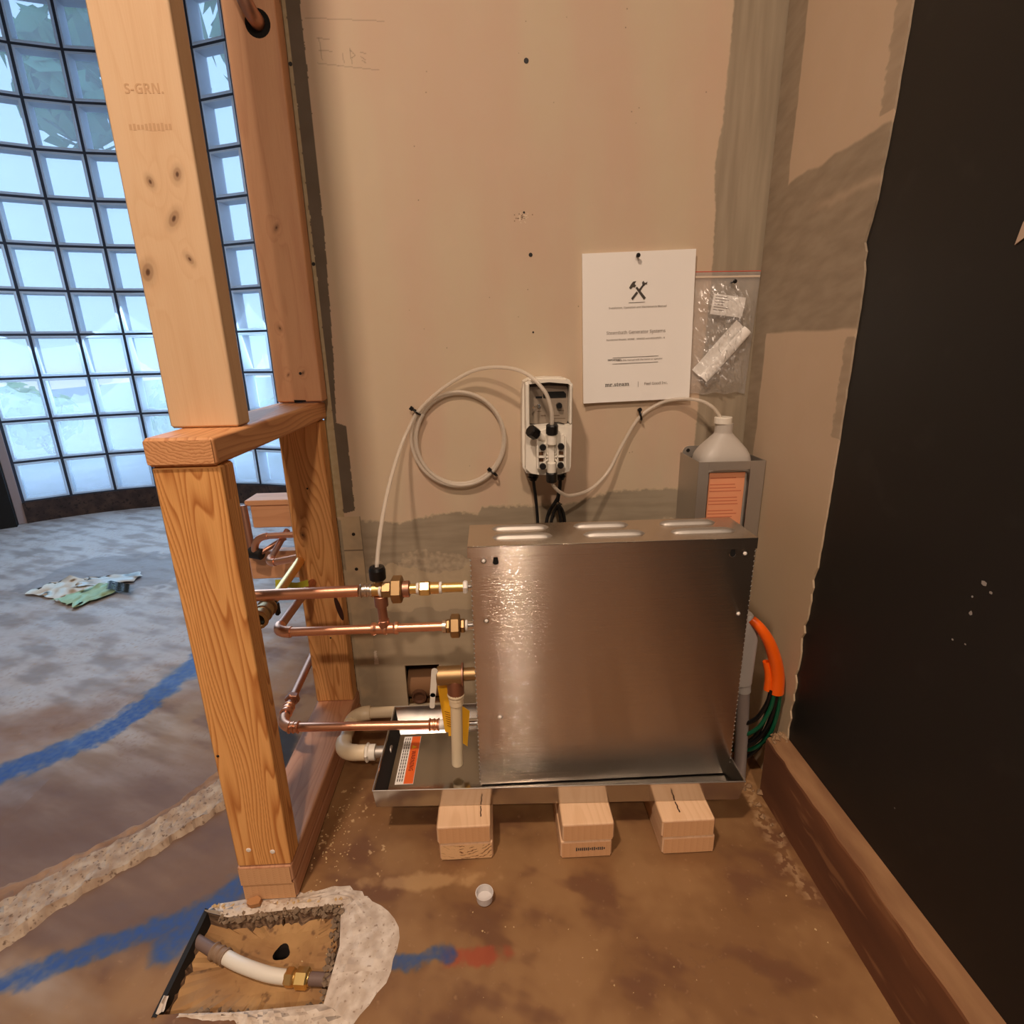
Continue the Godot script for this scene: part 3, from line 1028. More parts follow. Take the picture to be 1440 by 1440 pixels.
func walls() -> void:
	# back wall board with its cut-out, texture laid over 1.024 m by 1.536 m
	var st := nb()
	var hx0 := -0.235
	var hx1 := -0.150
	var hy0 := 0.014
	var hy1 := 0.136
	var q := func(ax: float, ay: float, bx: float, by: float) -> void:
		var uv := func(x: float, y: float) -> Vector2:
			return Vector2((x + 0.42) / 1.024, 1.0 - y / 1.536)
		quad(st, Vector3(ax, ay, -1.2), Vector3(bx, ay, -1.2), Vector3(bx, by, -1.2), Vector3(ax, by, -1.2), Vector3(0, 0, 1), uv.call(ax, ay), uv.call(bx, ay), uv.call(bx, by), uv.call(ax, by))
	q.call(-0.362, 0.0, hx0, 2.75)
	q.call(hx1, 0.0, 0.60, 2.75)
	q.call(hx0, 0.0, hx1, hy0)
	q.call(hx0, hy1, hx1, 2.75)
	var edge := nb()
	for r in [[hx0, hy0, hx0, hy1, Vector3(1, 0, 0)], [hx1, hy0, hx1, hy1, Vector3(-1, 0, 0)], [hx0, hy0, hx1, hy0, Vector3(0, 1, 0)], [hx0, hy1, hx1, hy1, Vector3(0, -1, 0)]]:
		quad(edge, Vector3(r[0], r[1], -1.2), Vector3(r[2], r[3], -1.2), Vector3(r[2], r[3], -1.214), Vector3(r[0], r[1], -1.214), r[4])
	quad(edge, Vector3(-0.362, 0, -1.2), Vector3(-0.362, 2.75, -1.2), Vector3(-0.362, 2.75, -1.30), Vector3(-0.362, 0, -1.30), Vector3(-1, 0, 0))
	var board_edge := mat(Color(0.68, 0.62, 0.52), 0.9)
	var mass := nb()
	box(mass, Vector3(-0.362, 0, -1.42), Vector3(0.72, 2.75, -1.30), 0.0)
	box(mass, Vector3(-0.361, 0, -1.30), Vector3(hx0 - 0.006, 2.75, -1.214), 0.0)
	box(mass, Vector3(hx1 + 0.006, 0, -1.30), Vector3(0.60, 2.75, -1.214), 0.0)
	box(mass, Vector3(hx0 - 0.006, hy1 + 0.03, -1.30), Vector3(hx1 + 0.006, 2.75, -1.214), 0.0)
	var wm := tex_mat(wall_tex(), 0.78, false)
	var wb := multi("wall_back", [[st, wm], [edge, board_edge], [mass, mat(Color(0.35, 0.26, 0.18), 0.9)]])
	wb.set_meta("kind", "structure")
	for p in [[0.085, 1.401, 0.0045], [0.090, 1.073, 0.0040], [0.094, 0.924, 0.002], [-0.346, 1.397, 0.0035], [-0.346, 1.062, 0.0035], [-0.326, 0.488, 0.004], [-0.328, 0.401, 0.004], [0.0775, 1.150, 0.002]]:
		var s := nb()
		cyl(s, Vector3(p[0], p[1], -1.2), Vector3(p[0], p[1], -1.1994), p[2], 14)
		obj("drywall_screw", s, M.screw_dark, wb)
	# old waste pipe seen in the cut-out
	var t := thing("waste_pipe", "dusty old brown pipe inside the square hole cut in the wall", "pipe", Vector3(-0.19, 0.0, -1.262))
	st = nb()
	cyl(st, Vector3(-0.236, 0.052, -1.262), Vector3(-0.150, 0.052, -1.262), 0.043, 28)
	obj("pipe", st, tex_mat(mottled(128, 128, Color(0.68, 0.52, 0.36), Color(0.42, 0.28, 0.18), 0.03, 81), 0.8, true, 4, 4), t)
	st = nb()
	lathe(st, [Vector2(0.0, 0.004), Vector2(0.013, 0.004), Vector2(0.015, 0.010), Vector2(0.0185, 0.010), Vector2(0.019, 0.0), Vector2(0.0, 0.0)], axis(Vector3(-0.207, 0.036, -1.217), Vector3(0, 0, 1)), 22)
	obj("cleanout", st, mat(Color(0.36, 0.23, 0.15), 0.7), t)
	# right wall: black coating with a paler bare board in the corner
	st = nb()
	box(st, Vector3(0.572, 0, -1.42), Vector3(0.72, 2.75, 4.6), 0.0, 1)
	var bm := tex_mat(mottled(512, 512, Color(0.088, 0.081, 0.078), Color(0.070, 0.065, 0.063), 0.006, 91, Color(0.13, 0.12, 0.117, 0.6), 0.36), 0.55, true, 0.9, 0.9)
	var wr := struct("wall_right", st, bm)
	var poly := PackedVector2Array([Vector2(-1.2, 0.0), Vector2(-1.2, 2.75), Vector2(-0.845, 2.75)])
	var tab := [Vector2(0.0, -0.880), Vector2(0.138, -0.878), Vector2(0.362, -0.877), Vector2(0.509, -0.868), Vector2(0.64, -0.865), Vector2(0.97, -0.864), Vector2(1.03, -0.869), Vector2(1.05, -0.872), Vector2(1.09, -0.864), Vector2(1.19, -0.857), Vector2(1.32, -0.853), Vector2(2.75, -0.845)]
	rng.seed = 12
	for i in 120:
		var y := 1.6 - 1.6 * i / 119.0
		var jag := rng.randf_range(-0.0008, 0.0008)
		if (y > 0.93 and y < 1.05 or y < 0.5) and rng.randf() < 0.35:
			jag -= rng.randf_range(0.001, 0.006)
		poly.append(Vector2(table(y, tab) + jag, y))
	st = nb()
	extrude(st, poly, 0.5685, 0.572, Transform3D(Basis(Vector3(0, 0, 1), Vector3(0, 1, 0), Vector3(1, 0, 0)), Vector3.ZERO))
	var sm := tex_mat(side_tex(), 0.78, false, 1.0 / 0.37, -1.0 / 1.6)
	sm.uv1_offset = Vector3(1.2 / 0.37, 1.0, 0)
	obj("bare_board", st, sm, wr)
	# flecks knocked out of the coating, and a scrap of tape at the edge of the picture
	st = nb()
	rng.seed = 4
	for p in [[-0.562, 0.619, 0.0035], [-0.551, 0.612, 0.002], [-0.569, 0.577, 0.0028], [-0.572, 0.597, 0.0014], [-0.584, 0.532, 0.0015], [-0.566, 0.536, 0.0013], [-0.50, 0.70, 0.0012], [-0.61, 0.24, 0.0012]]:
		var c := Vector3(0.5716, p[1], p[0])
		for k in 6:
			var a0 := TAU * k / 6
			var a1 := TAU * (k + 1) / 6
			var r0: float = p[2] * (0.7 + 0.5 * absf(sin(k * 2.3 + p[1] * 40)))
			var r1: float = p[2] * (0.7 + 0.5 * absf(sin(((k + 1) % 6) * 2.3 + p[1] * 40)))
			ftri(st, c, c + Vector3(0.0002, cos(a0) * r0, sin(a0) * r0), c + Vector3(0.0002, cos(a1) * r1, sin(a1) * r1), Vector3(-1, 0, 0))
	obj("paint_chip", st, mat(Color(0.62, 0.60, 0.58), 0.8), wr)
	st = nb()
	extrude(st, PackedVector2Array([Vector2(-0.622, 0.995), Vector2(-0.60, 1.008), Vector2(-0.585, 1.05), Vector2(-0.596, 1.062), Vector2(-0.606, 1.035), Vector2(-0.618, 1.016)]), 0.5705, 0.5717, Transform3D(Basis(Vector3(0, 0, 1), Vector3(0, 1, 0), Vector3(1, 0, 0)), Vector3(0, -0.005, 0)))
	solo("tape_scrap", "torn scrap of pale tape stuck on the black wall at the right edge", "tape", st, mat(Color(0.75, 0.66, 0.58), 0.7))
	# concrete kerb at the foot of the black wall
	st = nb()
	var ledge := nb()
	var prof := [Vector2(0.5335, 0.0), Vector2(0.5325, 0.1295), Vector2(0.5335, 0.1335), Vector2(0.5365, 0.1360), Vector2(0.5725, 0.1385)]
	var nz := noise(14.0, 66, 3)
	var steps := 110
	for i in steps:
		var za := -0.888 + 3.55 * pow(float(i) / steps, 1.6)
		var zb := -0.888 + 3.55 * pow(float(i + 1) / steps, 1.6)
		var v := 0.0
		for k in prof.size() - 1:
			var a: Vector2 = prof[k]
			var b: Vector2 = prof[k + 1]
			var nn := Vector3(-(b.y - a.y), (b.x - a.x), 0).normalized()
			var w := func(p: Vector2, z: float, kk: int) -> Vector3:
				var j := 0.0022 * nz.get_noise_2d(z, p.y * 3.0) if kk > 0 and kk < 4 else 0.0
				return Vector3(p.x + j, p.y + j, z)
			quad(ledge if k >= 2 else st, w.call(a, za, k), w.call(a, zb, k), w.call(b, zb, k + 1), w.call(b, za, k + 1), nn, Vector2(v, za), Vector2(v, zb), Vector2(v + a.distance_to(b), zb), Vector2(v + a.distance_to(b), za))
			v += a.distance_to(b)
	quad(st, Vector3(0.5335, 0, -0.888), Vector3(0.5725, 0, -0.888), Vector3(0.5725, 0.1385, -0.888), Vector3(0.535, 0.133, -0.888), Vector3(0, 0, -1))
	var km := tex_mat(mottled(256, 256, Color(0.49, 0.315, 0.20), Color(0.37, 0.225, 0.145), 0.012, 95, Color(0.60, 0.43, 0.29, 0.7), 0.30), 0.8, true, 2.2, 0.45)
	var lm := tex_mat(mottled(256, 256, Color(0.60, 0.45, 0.31), Color(0.49, 0.345, 0.23), 0.02, 96), 0.85, true, 3.0, 0.9)
	var kerb := multi("trim_1", [[st, km], [ledge, lm]])
	kerb.set_meta("kind", "structure")
	# broken crumbs at the end and the foot of the kerb
	st = nb()
	rng.seed = 33
	for i in 46:
		var c := Vector3(0.548 + rng.randfn(0, 0.010), 0.0, -0.895 + rng.randfn(0, 0.008))
		var r := rng.randf_range(0.003, 0.010)
		c.y = r * 0.6
		if i < 16:
			c = Vector3(rng.randf_range(0.537, 0.570), 0.1385 + r * 0.15, -0.883 + rng.randfn(0, 0.005))
		elif i > 28:
			c = Vector3(rng.randf_range(0.505, 0.528), r * 0.3, rng.randf_range(-0.93, -0.74))
			r *= 0.6
		chunk(st, c, r)
	var rb := solo("rubble", "crumbs of broken concrete at the far end of the brown kerb", "rubble", st, M.rubble)
	rb.set_meta("kind", "stuff")
	# the rest of the room, mostly out of the picture
	var plain := mat(Color(0.74, 0.67, 0.58), 0.85)
	st = nb()
	box(st, Vector3(-3.7, 2.75, -3.5), Vector3(0.72, 2.85, 4.7), 0.0)
	struct("ceiling", st, mat(Color(0.62, 0.56, 0.50), 0.9))
	st = nb()
	box(st, Vector3(-3.7, 0, 4.6), Vector3(0.72, 2.75, 4.7), 0.0)
	struct("wall_front", st, mat(Color(0.42, 0.36, 0.30), 0.85))
	# tall glowing panel added behind the viewer to put the streak on the steel
	st = nb()
	for b in [[0.04, 0.0, 0.10, 2.2], [0.30, 0.0, 0.36, 2.2], [0.10, 2.14, 0.30, 2.2], [0.10, 0.0, 0.30, 0.08]]:
		box(st, Vector3(b[0], b[1], 4.55), Vector3(b[2], b[3], 4.6), 0.004)
	var sl := struct("added_glow_window_2", st, mat(Color(0.30, 0.24, 0.19), 0.6))
	st = nb()
	box(st, Vector3(0.10, 0.08, 4.575), Vector3(0.30, 2.14, 4.585), 0.0)
	var gp := mat(Color(0.9, 0.88, 0.85), 0.6)
	gp.emission_enabled = true
	gp.emission = lin(1.0, 0.86, 0.70)
	gp.emission_energy_multiplier = 1.0
	obj("added_window_glow", st, gp, sl)
	var al := AreaLight3D.new()
	al.name = "added_streak_window_light"
	al.area_size = Vector2(0.20, 2.06)
	al.light_color = lin(1.0, 0.86, 0.70)
	al.light_energy = 0.30
	al.shadow_enabled = true
	al.area_range = 12.0
	add_child(al)
	al.look_at_from_position(Vector3(0.20, 1.11, 4.54), Vector3(0.20, 1.11, 0), Vector3.UP)
	st = nb()
	box(st, Vector3(-3.7, 0, -2.40), Vector3(-3.6, 2.75, 4.6), 0.0)
	struct("wall_left", st, plain)
	st = nb()
	box(st, Vector3(-0.362, 0, -2.9), Vector3(-0.26, 2.75, -1.42), 0.0)
	struct("wall_shower", st, plain)

func chunk(st: SurfaceTool, c: Vector3, r: float) -> void:
	var vs := []
	for s in [Vector3(1, 0, 0), Vector3(-1, 0, 0), Vector3(0, 1, 0), Vector3(0, -1, 0), Vector3(0, 0, 1), Vector3(0, 0, -1)]:
		vs.append(c + s * r * rng.randf_range(0.6, 1.2) + Vector3(rng.randf_range(-0.3, 0.3), rng.randf_range(-0.3, 0.3), rng.randf_range(-0.3, 0.3)) * r)
	for x in [0, 1]:
		for y in [2, 3]:
			for z in [4, 5]:
				var nn: Vector3 = (vs[y] - vs[x]).cross(vs[z] - vs[x]).normalized()
				if nn.dot(vs[x] - c) < 0:
					nn = -nn
				ftri(st, vs[x], vs[y], vs[z], nn, Vector2(vs[x].x, vs[x].y), Vector2(vs[y].x, vs[y].z), Vector2(vs[z].x, vs[z].y))

# ---------------------------------------------------------------- glass-block bay
const BAY := Vector3(-1.77, 0.0, -2.015)
const BAY_R := 1.3176
const BLOCK_STEP := 9.25
const ROW := 0.2222
const GLASS_FOOT := 0.117

func bay(deg: float, r: float, y: float) -> Vector3:
	var a := deg_to_rad(deg)
	return BAY + Vector3(sin(a) * r, y, -cos(a) * r)

func bay_frame(deg: float, r: float, y: float) -> Transform3D:   # z looks into the room
	var a := deg_to_rad(deg)
	var z := Vector3(-sin(a), 0, cos(a))
	return Transform3D(Basis(Vector3(cos(a), 0, sin(a)), Vector3.UP, z), bay(deg, r, y))

func block_mesh(sd: int) -> ArrayMesh:
	var w := 0.1985
	var h := 0.2105
	var d := 0.082
	var am := ArrayMesh.new()
	# moulded edge
	var st := nb()
	var ring := []
	for z in [[0.0, 0.006], [-0.004, 0.0], [-d + 0.004, 0.0], [-d, 0.006]]:
		ring.append([Vector3(-w / 2 + z[1], -h / 2 + z[1], z[0]), Vector3(w / 2 - z[1], -h / 2 + z[1], z[0]), Vector3(w / 2 - z[1], h / 2 - z[1], z[0]), Vector3(-w / 2 + z[1], h / 2 - z[1], z[0])])
	var lip := 0.005
	var front_in := []
	for p in ring[0]:
		front_in.append(p - Vector3(signf(p.x) * lip, signf(p.y) * lip, 0))
	var wall_in := []
	for p in front_in:
		wall_in.append(Vector3(p.x * 0.97, p.y * 0.97, -d + 0.014))
	for k in 4:
		var m := (k + 1) % 4
		for r in 3:
			var nn: Vector3 = (ring[r][m] - ring[r][k]).cross(ring[r + 1][k] - ring[r][k]).normalized()
			if nn.dot(ring[r][k] + Vector3(0, 0, d / 2)) < 0:
				nn = -nn
			quad(st, ring[r][k], ring[r][m], ring[r + 1][m], ring[r + 1][k], nn)
		quad(st, ring[0][k], ring[0][m], front_in[m], front_in[k], Vector3(0, 0, 1))
		var ni: Vector3 = (front_in[m] - front_in[k]).cross(wall_in[k] - front_in[k]).normalized()
		if ni.dot(front_in[k]) > 0:
			ni = -ni
		quad(st, front_in[k], front_in[m], wall_in[m], wall_in[k], ni)
	st.commit(am)
	am.surface_set_material(0, M.glass_edge)
	# clear face
	st = nb()
	var fw := w / 2 - 0.0095
	var fh := h / 2 - 0.0095
	quad(st, Vector3(-fw, -fh, -0.003), Vector3(fw, -fh, -0.003), Vector3(fw, fh, -0.003), Vector3(-fw, fh, -0.003), Vector3(0, 0, 1))
	st.commit(am)
	am.surface_set_material(1, M.glass_face)
	# wavy back face, a solid sheet
	st = nb()
	var n := 14
	var nz := noise(13.0, sd, 2)
	var g := []
	for j in n + 1:
		var row := []
		for i in n + 1:
			var x := lerpf(-w / 2 + 0.004, w / 2 - 0.004, float(i) / n)
			var y := lerpf(-h / 2 + 0.004, h / 2 - 0.004, float(j) / n)
			var e := nz.get_noise_2d(x + y * 0.5, (y - x * 0.4) * 0.7) * 0.0065
			var edge := minf(minf(i, n - i), minf(j, n - j))
			row.append(Vector3(x, y, -d + 0.012 + e * minf(1.0, edge * 0.5)))
		g.append(row)
	var nr := func(i: int, j: int) -> Vector3:
		var dx: Vector3 = g[j][mini(i + 1, n)] - g[j][maxi(i - 1, 0)]
		var dy: Vector3 = g[mini(j + 1, n)][i] - g[maxi(j - 1, 0)][i]
		return dx.cross(dy).normalized()
	for j in n:
		for i in n:
			tri(st, g[j][i], g[j][i + 1], g[j + 1][i + 1], nr.call(i, j), nr.call(i + 1, j), nr.call(i + 1, j + 1))
			tri(st, g[j][i], g[j + 1][i + 1], g[j + 1][i], nr.call(i, j), nr.call(i + 1, j + 1), nr.call(i, j + 1))
	var bx := w / 2 - 0.004
	var by := h / 2 - 0.004
	var zb := -d + 0.001
	quad(st, Vector3(-bx, -by, zb), Vector3(bx, -by, zb), Vector3(bx, by, zb), Vector3(-bx, by, zb), Vector3(0, 0, -1))
	var zf := -d + 0.012
	quad(st, Vector3(-bx, -by, zb), Vector3(bx, -by, zb), Vector3(bx, -by, zf), Vector3(-bx, -by, zf), Vector3(0, -1, 0))
	quad(st, Vector3(-bx, by, zb), Vector3(bx, by, zb), Vector3(bx, by, zf), Vector3(-bx, by, zf), Vector3(0, 1, 0))
	quad(st, Vector3(-bx, -by, zb), Vector3(-bx, by, zb), Vector3(-bx, by, zf), Vector3(-bx, -by, zf), Vector3(-1, 0, 0))
	quad(st, Vector3(bx, -by, zb), Vector3(bx, by, zb), Vector3(bx, by, zf), Vector3(bx, -by, zf), Vector3(1, 0, 0))
	st.commit(am)
	am.surface_set_material(2, M.glass_wave)
	return am

func glass_window() -> void:
	M.glass_edge = mat(Color(0.93, 0.96, 1.0), 0.25)
	M.glass_edge.backlight_enabled = true
	M.glass_edge.backlight = lin(0.8, 0.92, 1.0)
	M.glass_face = mat(Color(0.95, 0.985, 1.0, 0.12), 0.30)
	M.glass_face.transparency = BaseMaterial3D.TRANSPARENCY_ALPHA
	M.glass_face.backlight_enabled = true
	M.glass_face.backlight = lin(0.92, 0.97, 1.0)
	M.glass_wave = mat(Color(0.92, 0.98, 1.0, 0.26), 0.45)
	M.glass_wave.transparency = BaseMaterial3D.TRANSPARENCY_ALPHA
	M.glass_wave.backlight_enabled = true
	M.glass_wave.backlight = lin(0.90, 0.96, 1.0)
	var win := Node3D.new()
	win.name = "window_1"
	win.set_meta("kind", "structure")
	win.position = Vector3(BAY.x, GLASS_FOOT, BAY.z - BAY_R)
	add_child(win, true)
	var cols := 11
	var rows := 11
	var first := -40.25
	var kinds := []
	for k in 4:
		kinds.append(block_mesh(300 + k * 17))
	for c in cols:
		for r in rows:
			var o := MeshInstance3D.new()
			o.name = "glass_block"
			o.mesh = kinds[(c * 3 + r * 5 + (c * r) % 3) % 4]
			o.transform = bay_frame(first + BLOCK_STEP * (c + 0.5), BAY_R * 0.9967, GLASS_FOOT + ROW * (r + 0.5) + 0.002)
			o.position -= win.position
			add_to(win, o)
	var st := nb()
	for c in cols:
		for r in rows + 1:
			var f := bay_frame(first + BLOCK_STEP * (c + 0.5), BAY_R * 0.9967, GLASS_FOOT + ROW * r + 0.002)
			box(st, Vector3(-0.112, -0.006, -0.078), Vector3(0.112, 0.006, -0.004), 0.0, 1, f)
	for c in cols + 1:
		var f := bay_frame(first + BLOCK_STEP * c, BAY_R, 0.0)
		box(st, Vector3(-0.0062, GLASS_FOOT, -0.080), Vector3(0.0062, GLASS_FOOT + ROW * rows, -0.004), 0.0, 1, f)
	obj("mortar", st, mat(Color(0.20, 0.23, 0.29), 0.8), win)
	# dark kerb under the glass
	st = nb()
	var last := first + BLOCK_STEP * cols
	for c in 44:
		var a0 := lerpf(first - 0.3, last, c / 44.0)
		var a1 := lerpf(first - 0.3, last, (c + 1) / 44.0)
		for q in [[BAY_R - 0.012, 0.0, BAY_R - 0.010, GLASS_FOOT], [BAY_R - 0.010, GLASS_FOOT, BAY_R + 0.11, GLASS_FOOT], [BAY_R + 0.11, GLASS_FOOT, BAY_R + 0.11, -0.1]]:
			var p0 := bay(a0, q[0], q[1])
			var p1 := bay(a1, q[0], q[1])
			var p2 := bay(a1, q[2], q[3])
			var p3 := bay(a0, q[2], q[3])
			var nn := (p1 - p0).cross(p3 - p0).normalized()
			quad(st, p0, p1, p2, p3, nn, Vector2(a0 * 0.023, q[1]), Vector2(a1 * 0.023, q[1]), Vector2(a1 * 0.023, q[3]), Vector2(a0 * 0.023, q[3]))
	obj("sill", st, tex_mat(mottled(256, 64, Color(0.30, 0.23, 0.20), Color(0.20, 0.15, 0.14), 0.03, 97, Color(0.10, 0.08, 0.08, 0.8), 0.25), 0.85, true, 1.5, 6), win)
	# header over the glass
	st = nb()
	for c in 22:
		var a0 := lerpf(first, last, c / 22.0)
		var a1 := lerpf(first, last, (c + 1) / 22.0)
		var y0 := GLASS_FOOT + ROW * rows
		for q in [[BAY_R - 0.01, y0, BAY_R - 0.01, 2.76], [BAY_R + 0.1, y0, BAY_R + 0.1, 2.86], [BAY_R - 0.01, y0, BAY_R + 0.1, y0]]:
			var p0 := bay(a0, q[0], q[1])
			var p1 := bay(a1, q[0], q[1])
			var p2 := bay(a1, q[2], q[3])
			var p3 := bay(a0, q[2], q[3])
			quad(st, p0, p1, p2, p3, (p1 - p0).cross(p3 - p0).normalized())
	obj("header", st, mat(Color(0.70, 0.64, 0.56), 0.85), win)
	# jamb at the left end, and a black wall painted for the dark opening
	st = nb()
	box(st, Vector3(-0.045, 0.0, -0.09), Vector3(-0.006, 2.75, 0.004), 0.003, 1, bay_frame(first, BAY_R, 0.0))
	struct("trim_2", st, mat(Color(0.62, 0.56, 0.56), 0.75))
	st = nb()
	var p := bay(first, BAY_R, 0.0)
	var q := Vector3(-3.70, 0, -2.30)
	var d := (q - p).normalized()
	var fr := Transform3D(Basis(d, Vector3.UP, d.cross(Vector3.UP)), p + d * 0.045)
	box(st, Vector3(0.0, 0.0, -0.06), Vector3((q - p).length() - 0.02, 2.75, 0.06), 0.0, 1, fr)
	struct("wall_for_dark_opening", st, mat(Color(0.045, 0.045, 0.05), 0.8))
	st = nb()
	var e := bay(last, BAY_R, 0.0)
	var g := Vector3(-0.30, 0, -2.35)
	d = (g - e).normalized()
	fr = Transform3D(Basis(d, Vector3.UP, d.cross(Vector3.UP)), e)
	box(st, Vector3(-0.01, 0, -0.1), Vector3((g - e).length(), 2.75, 0.0), 0.0, 1, fr)
	struct("wall_far", st, mat(Color(0.66, 0.60, 0.54), 0.85))

func leaf_ball(st: SurfaceTool, c: Vector3, r: Vector3, n: int, size: float) -> void:
	for i in n:
		var d := Vector3(rng.randfn(), rng.randfn(), rng.randfn()).normalized()
		var p := c + d * r * pow(rng.randf(), 0.4)
		var s := size * rng.randf_range(0.6, 1.3)
		var a := Vector3(rng.randfn(), rng.randfn(), rng.randfn()).normalized()
		var b := d.cross(a).normalized()
		a = b.cross(d)
		quad(st, p - a * s, p - b * s * 0.45 + d * s * 0.1, p + a * s, p + b * s * 0.45 + d * s * 0.1, d)

func outdoors() -> void:
	var st := nb()
	box(st, Vector3(-14, -0.3, -24), Vector3(12, -0.12, -3.46), 0.0)
	struct("ground", st, tex_mat(mottled(256, 256, Color(0.70, 0.69, 0.72), Color(0.62, 0.61, 0.62), 0.02, 55), 0.9, true, 0.5, 0.5))
	rng.seed = 77
	var leaf := mat(Color(0.70, 0.80, 0.42), 0.6)
	leaf.backlight_enabled = true
	leaf.backlight = lin(0.35, 0.45, 0.12)
	var leaf2 := mat(Color(0.30, 0.50, 0.36), 0.6)
	leaf2.backlight_enabled = true
	leaf2.backlight = lin(0.10, 0.22, 0.06)
	var bark := mat(Color(0.33, 0.27, 0.22), 0.9)
	var k := 0
	for s in [[-5.6, -5.3, 0.66], [-4.35, -5.5, 0.74], [-3.1, -5.6, 0.70], [-1.85, -5.4, 0.62], [-0.7, -5.2, 0.42]]:
		var names := ["yellow-green shrub outside the glass, farthest left", "yellow-green shrub outside behind the left glass columns", "yellow-green shrub outside in line with the front post", "low yellow-green shrub outside seen just right of the front post", "smallest yellow-green shrub outside, nearest the rear studs"]
		var t := thing("shrub", names[k], "shrub", Vector3(s[0], -0.12, s[1]), "shrubs outside the glass blocks")
		st = nb()
		for b in 5:
			leaf_ball(st, Vector3(s[0] + rng.randf_range(-0.26, 0.26), s[2] * rng.randf_range(0.35, 0.72), s[1] + rng.randf_range(-0.2, 0.2)), Vector3(0.24, s[2] * 0.34, 0.24), 90, 0.085)
		var f := obj("foliage", st, leaf, t)
		f.set_meta("kind", "stuff")
		st = nb()
		for b in 4:
			tube(st, [Vector3(s[0], -0.12, s[1]), Vector3(s[0] + (b - 1.5) * 0.16, s[2] * 0.6, s[1] + 0.05 * (b % 2))], 0.012, 6, false, 0.006)
		obj("stem", st, bark, t)
		k += 1
	k = 0
	for s in [[-6.9, -7.2, 3.3, 0.8], [-4.3, -7.6, 3.4, 0.75], [-1.8, -7.0, 3.2, 0.6]]:
		var names := ["leafy green tree outside above the left glass columns", "leafy green tree outside between the left columns and the front post", "leafy green tree outside seen beside the rear upper stud"]
		var t := thing("tree", names[k], "tree", Vector3(s[0], -0.12, s[1]), "trees outside the glass blocks")
		st = nb()
		for b in 9:
			leaf_ball(st, Vector3(s[0] + rng.randf_range(-s[3], s[3]), s[2] + rng.randf_range(-0.35, 0.9), s[1] + rng.randf_range(-0.6, 0.6)), Vector3(0.46, 0.45, 0.5), 70, 0.20)
		var f := obj("foliage", st, leaf2, t)
		f.set_meta("kind", "stuff")
		st = nb()
		tube(st, smooth([Vector3(s[0], -0.12, s[1]), Vector3(s[0] + 0.1, 1.4, s[1]), Vector3(s[0] - 0.05, s[2] + 0.4, s[1])], 5), 0.09, 9, false, 0.03)
		obj("trunk", st, bark, t)
		k += 1

# ---------------------------------------------------------------- timber frame
func ring_tex(w: int, h: int, cx: float, cy: float, step: float, base: Color, dark: Color, keep := 0.0) -> Image:
	var im := Image.create(w, h, false, Image.FORMAT_RGB8)
	var nz := noise(0.03, 19, 3)
	for j in h:
		for i in w:
			var d := Vector2(i - cx, j - cy).length() / step + nz.get_noise_2d(i, j) * 0.5
			var f := d - floorf(d)
			var k := pow(f, 2.2) * smoothstep(1.0, 0.88, f)
			if keep > 0.0:
				k = smoothstep(0.74, 0.86, f) * smoothstep(-0.25, 0.1, nz.get_noise_2d(i * 0.8, j * 0.4 + 60)) * (1.0 if i > w * 0.36 else 0.25)
			im.set_pixel(i, j, base.lerp(dark, clampf(k * 0.9 + nz.get_noise_2d(i * 5, j * 5) * 0.10, 0, 1)))
	return im

func end_cap(parent: Node, lo: Vector2, hi: Vector2, z: float, m: Material) -> void:
	var st := nb()
	quad(st, Vector3(lo.x, lo.y, z), Vector3(hi.x, lo.y, z), Vector3(hi.x, hi.y, z), Vector3(lo.x, hi.y, z), Vector3(0, 0, 1), Vector2(0, 1), Vector2(1, 1), Vector2(1, 0), Vector2(0, 0))
	quad(st, Vector3(lo.x, lo.y, z - 0.0012), Vector3(lo.x, hi.y, z - 0.0012), Vector3(lo.x, hi.y, z), Vector3(lo.x, lo.y, z), Vector3(-1, 0, 0))
	quad(st, Vector3(hi.x, lo.y, z - 0.0012), Vector3(hi.x, hi.y, z - 0.0012), Vector3(hi.x, hi.y, z), Vector3(hi.x, lo.y, z), Vector3(1, 0, 0))
	obj("end_grain", st, m, parent)

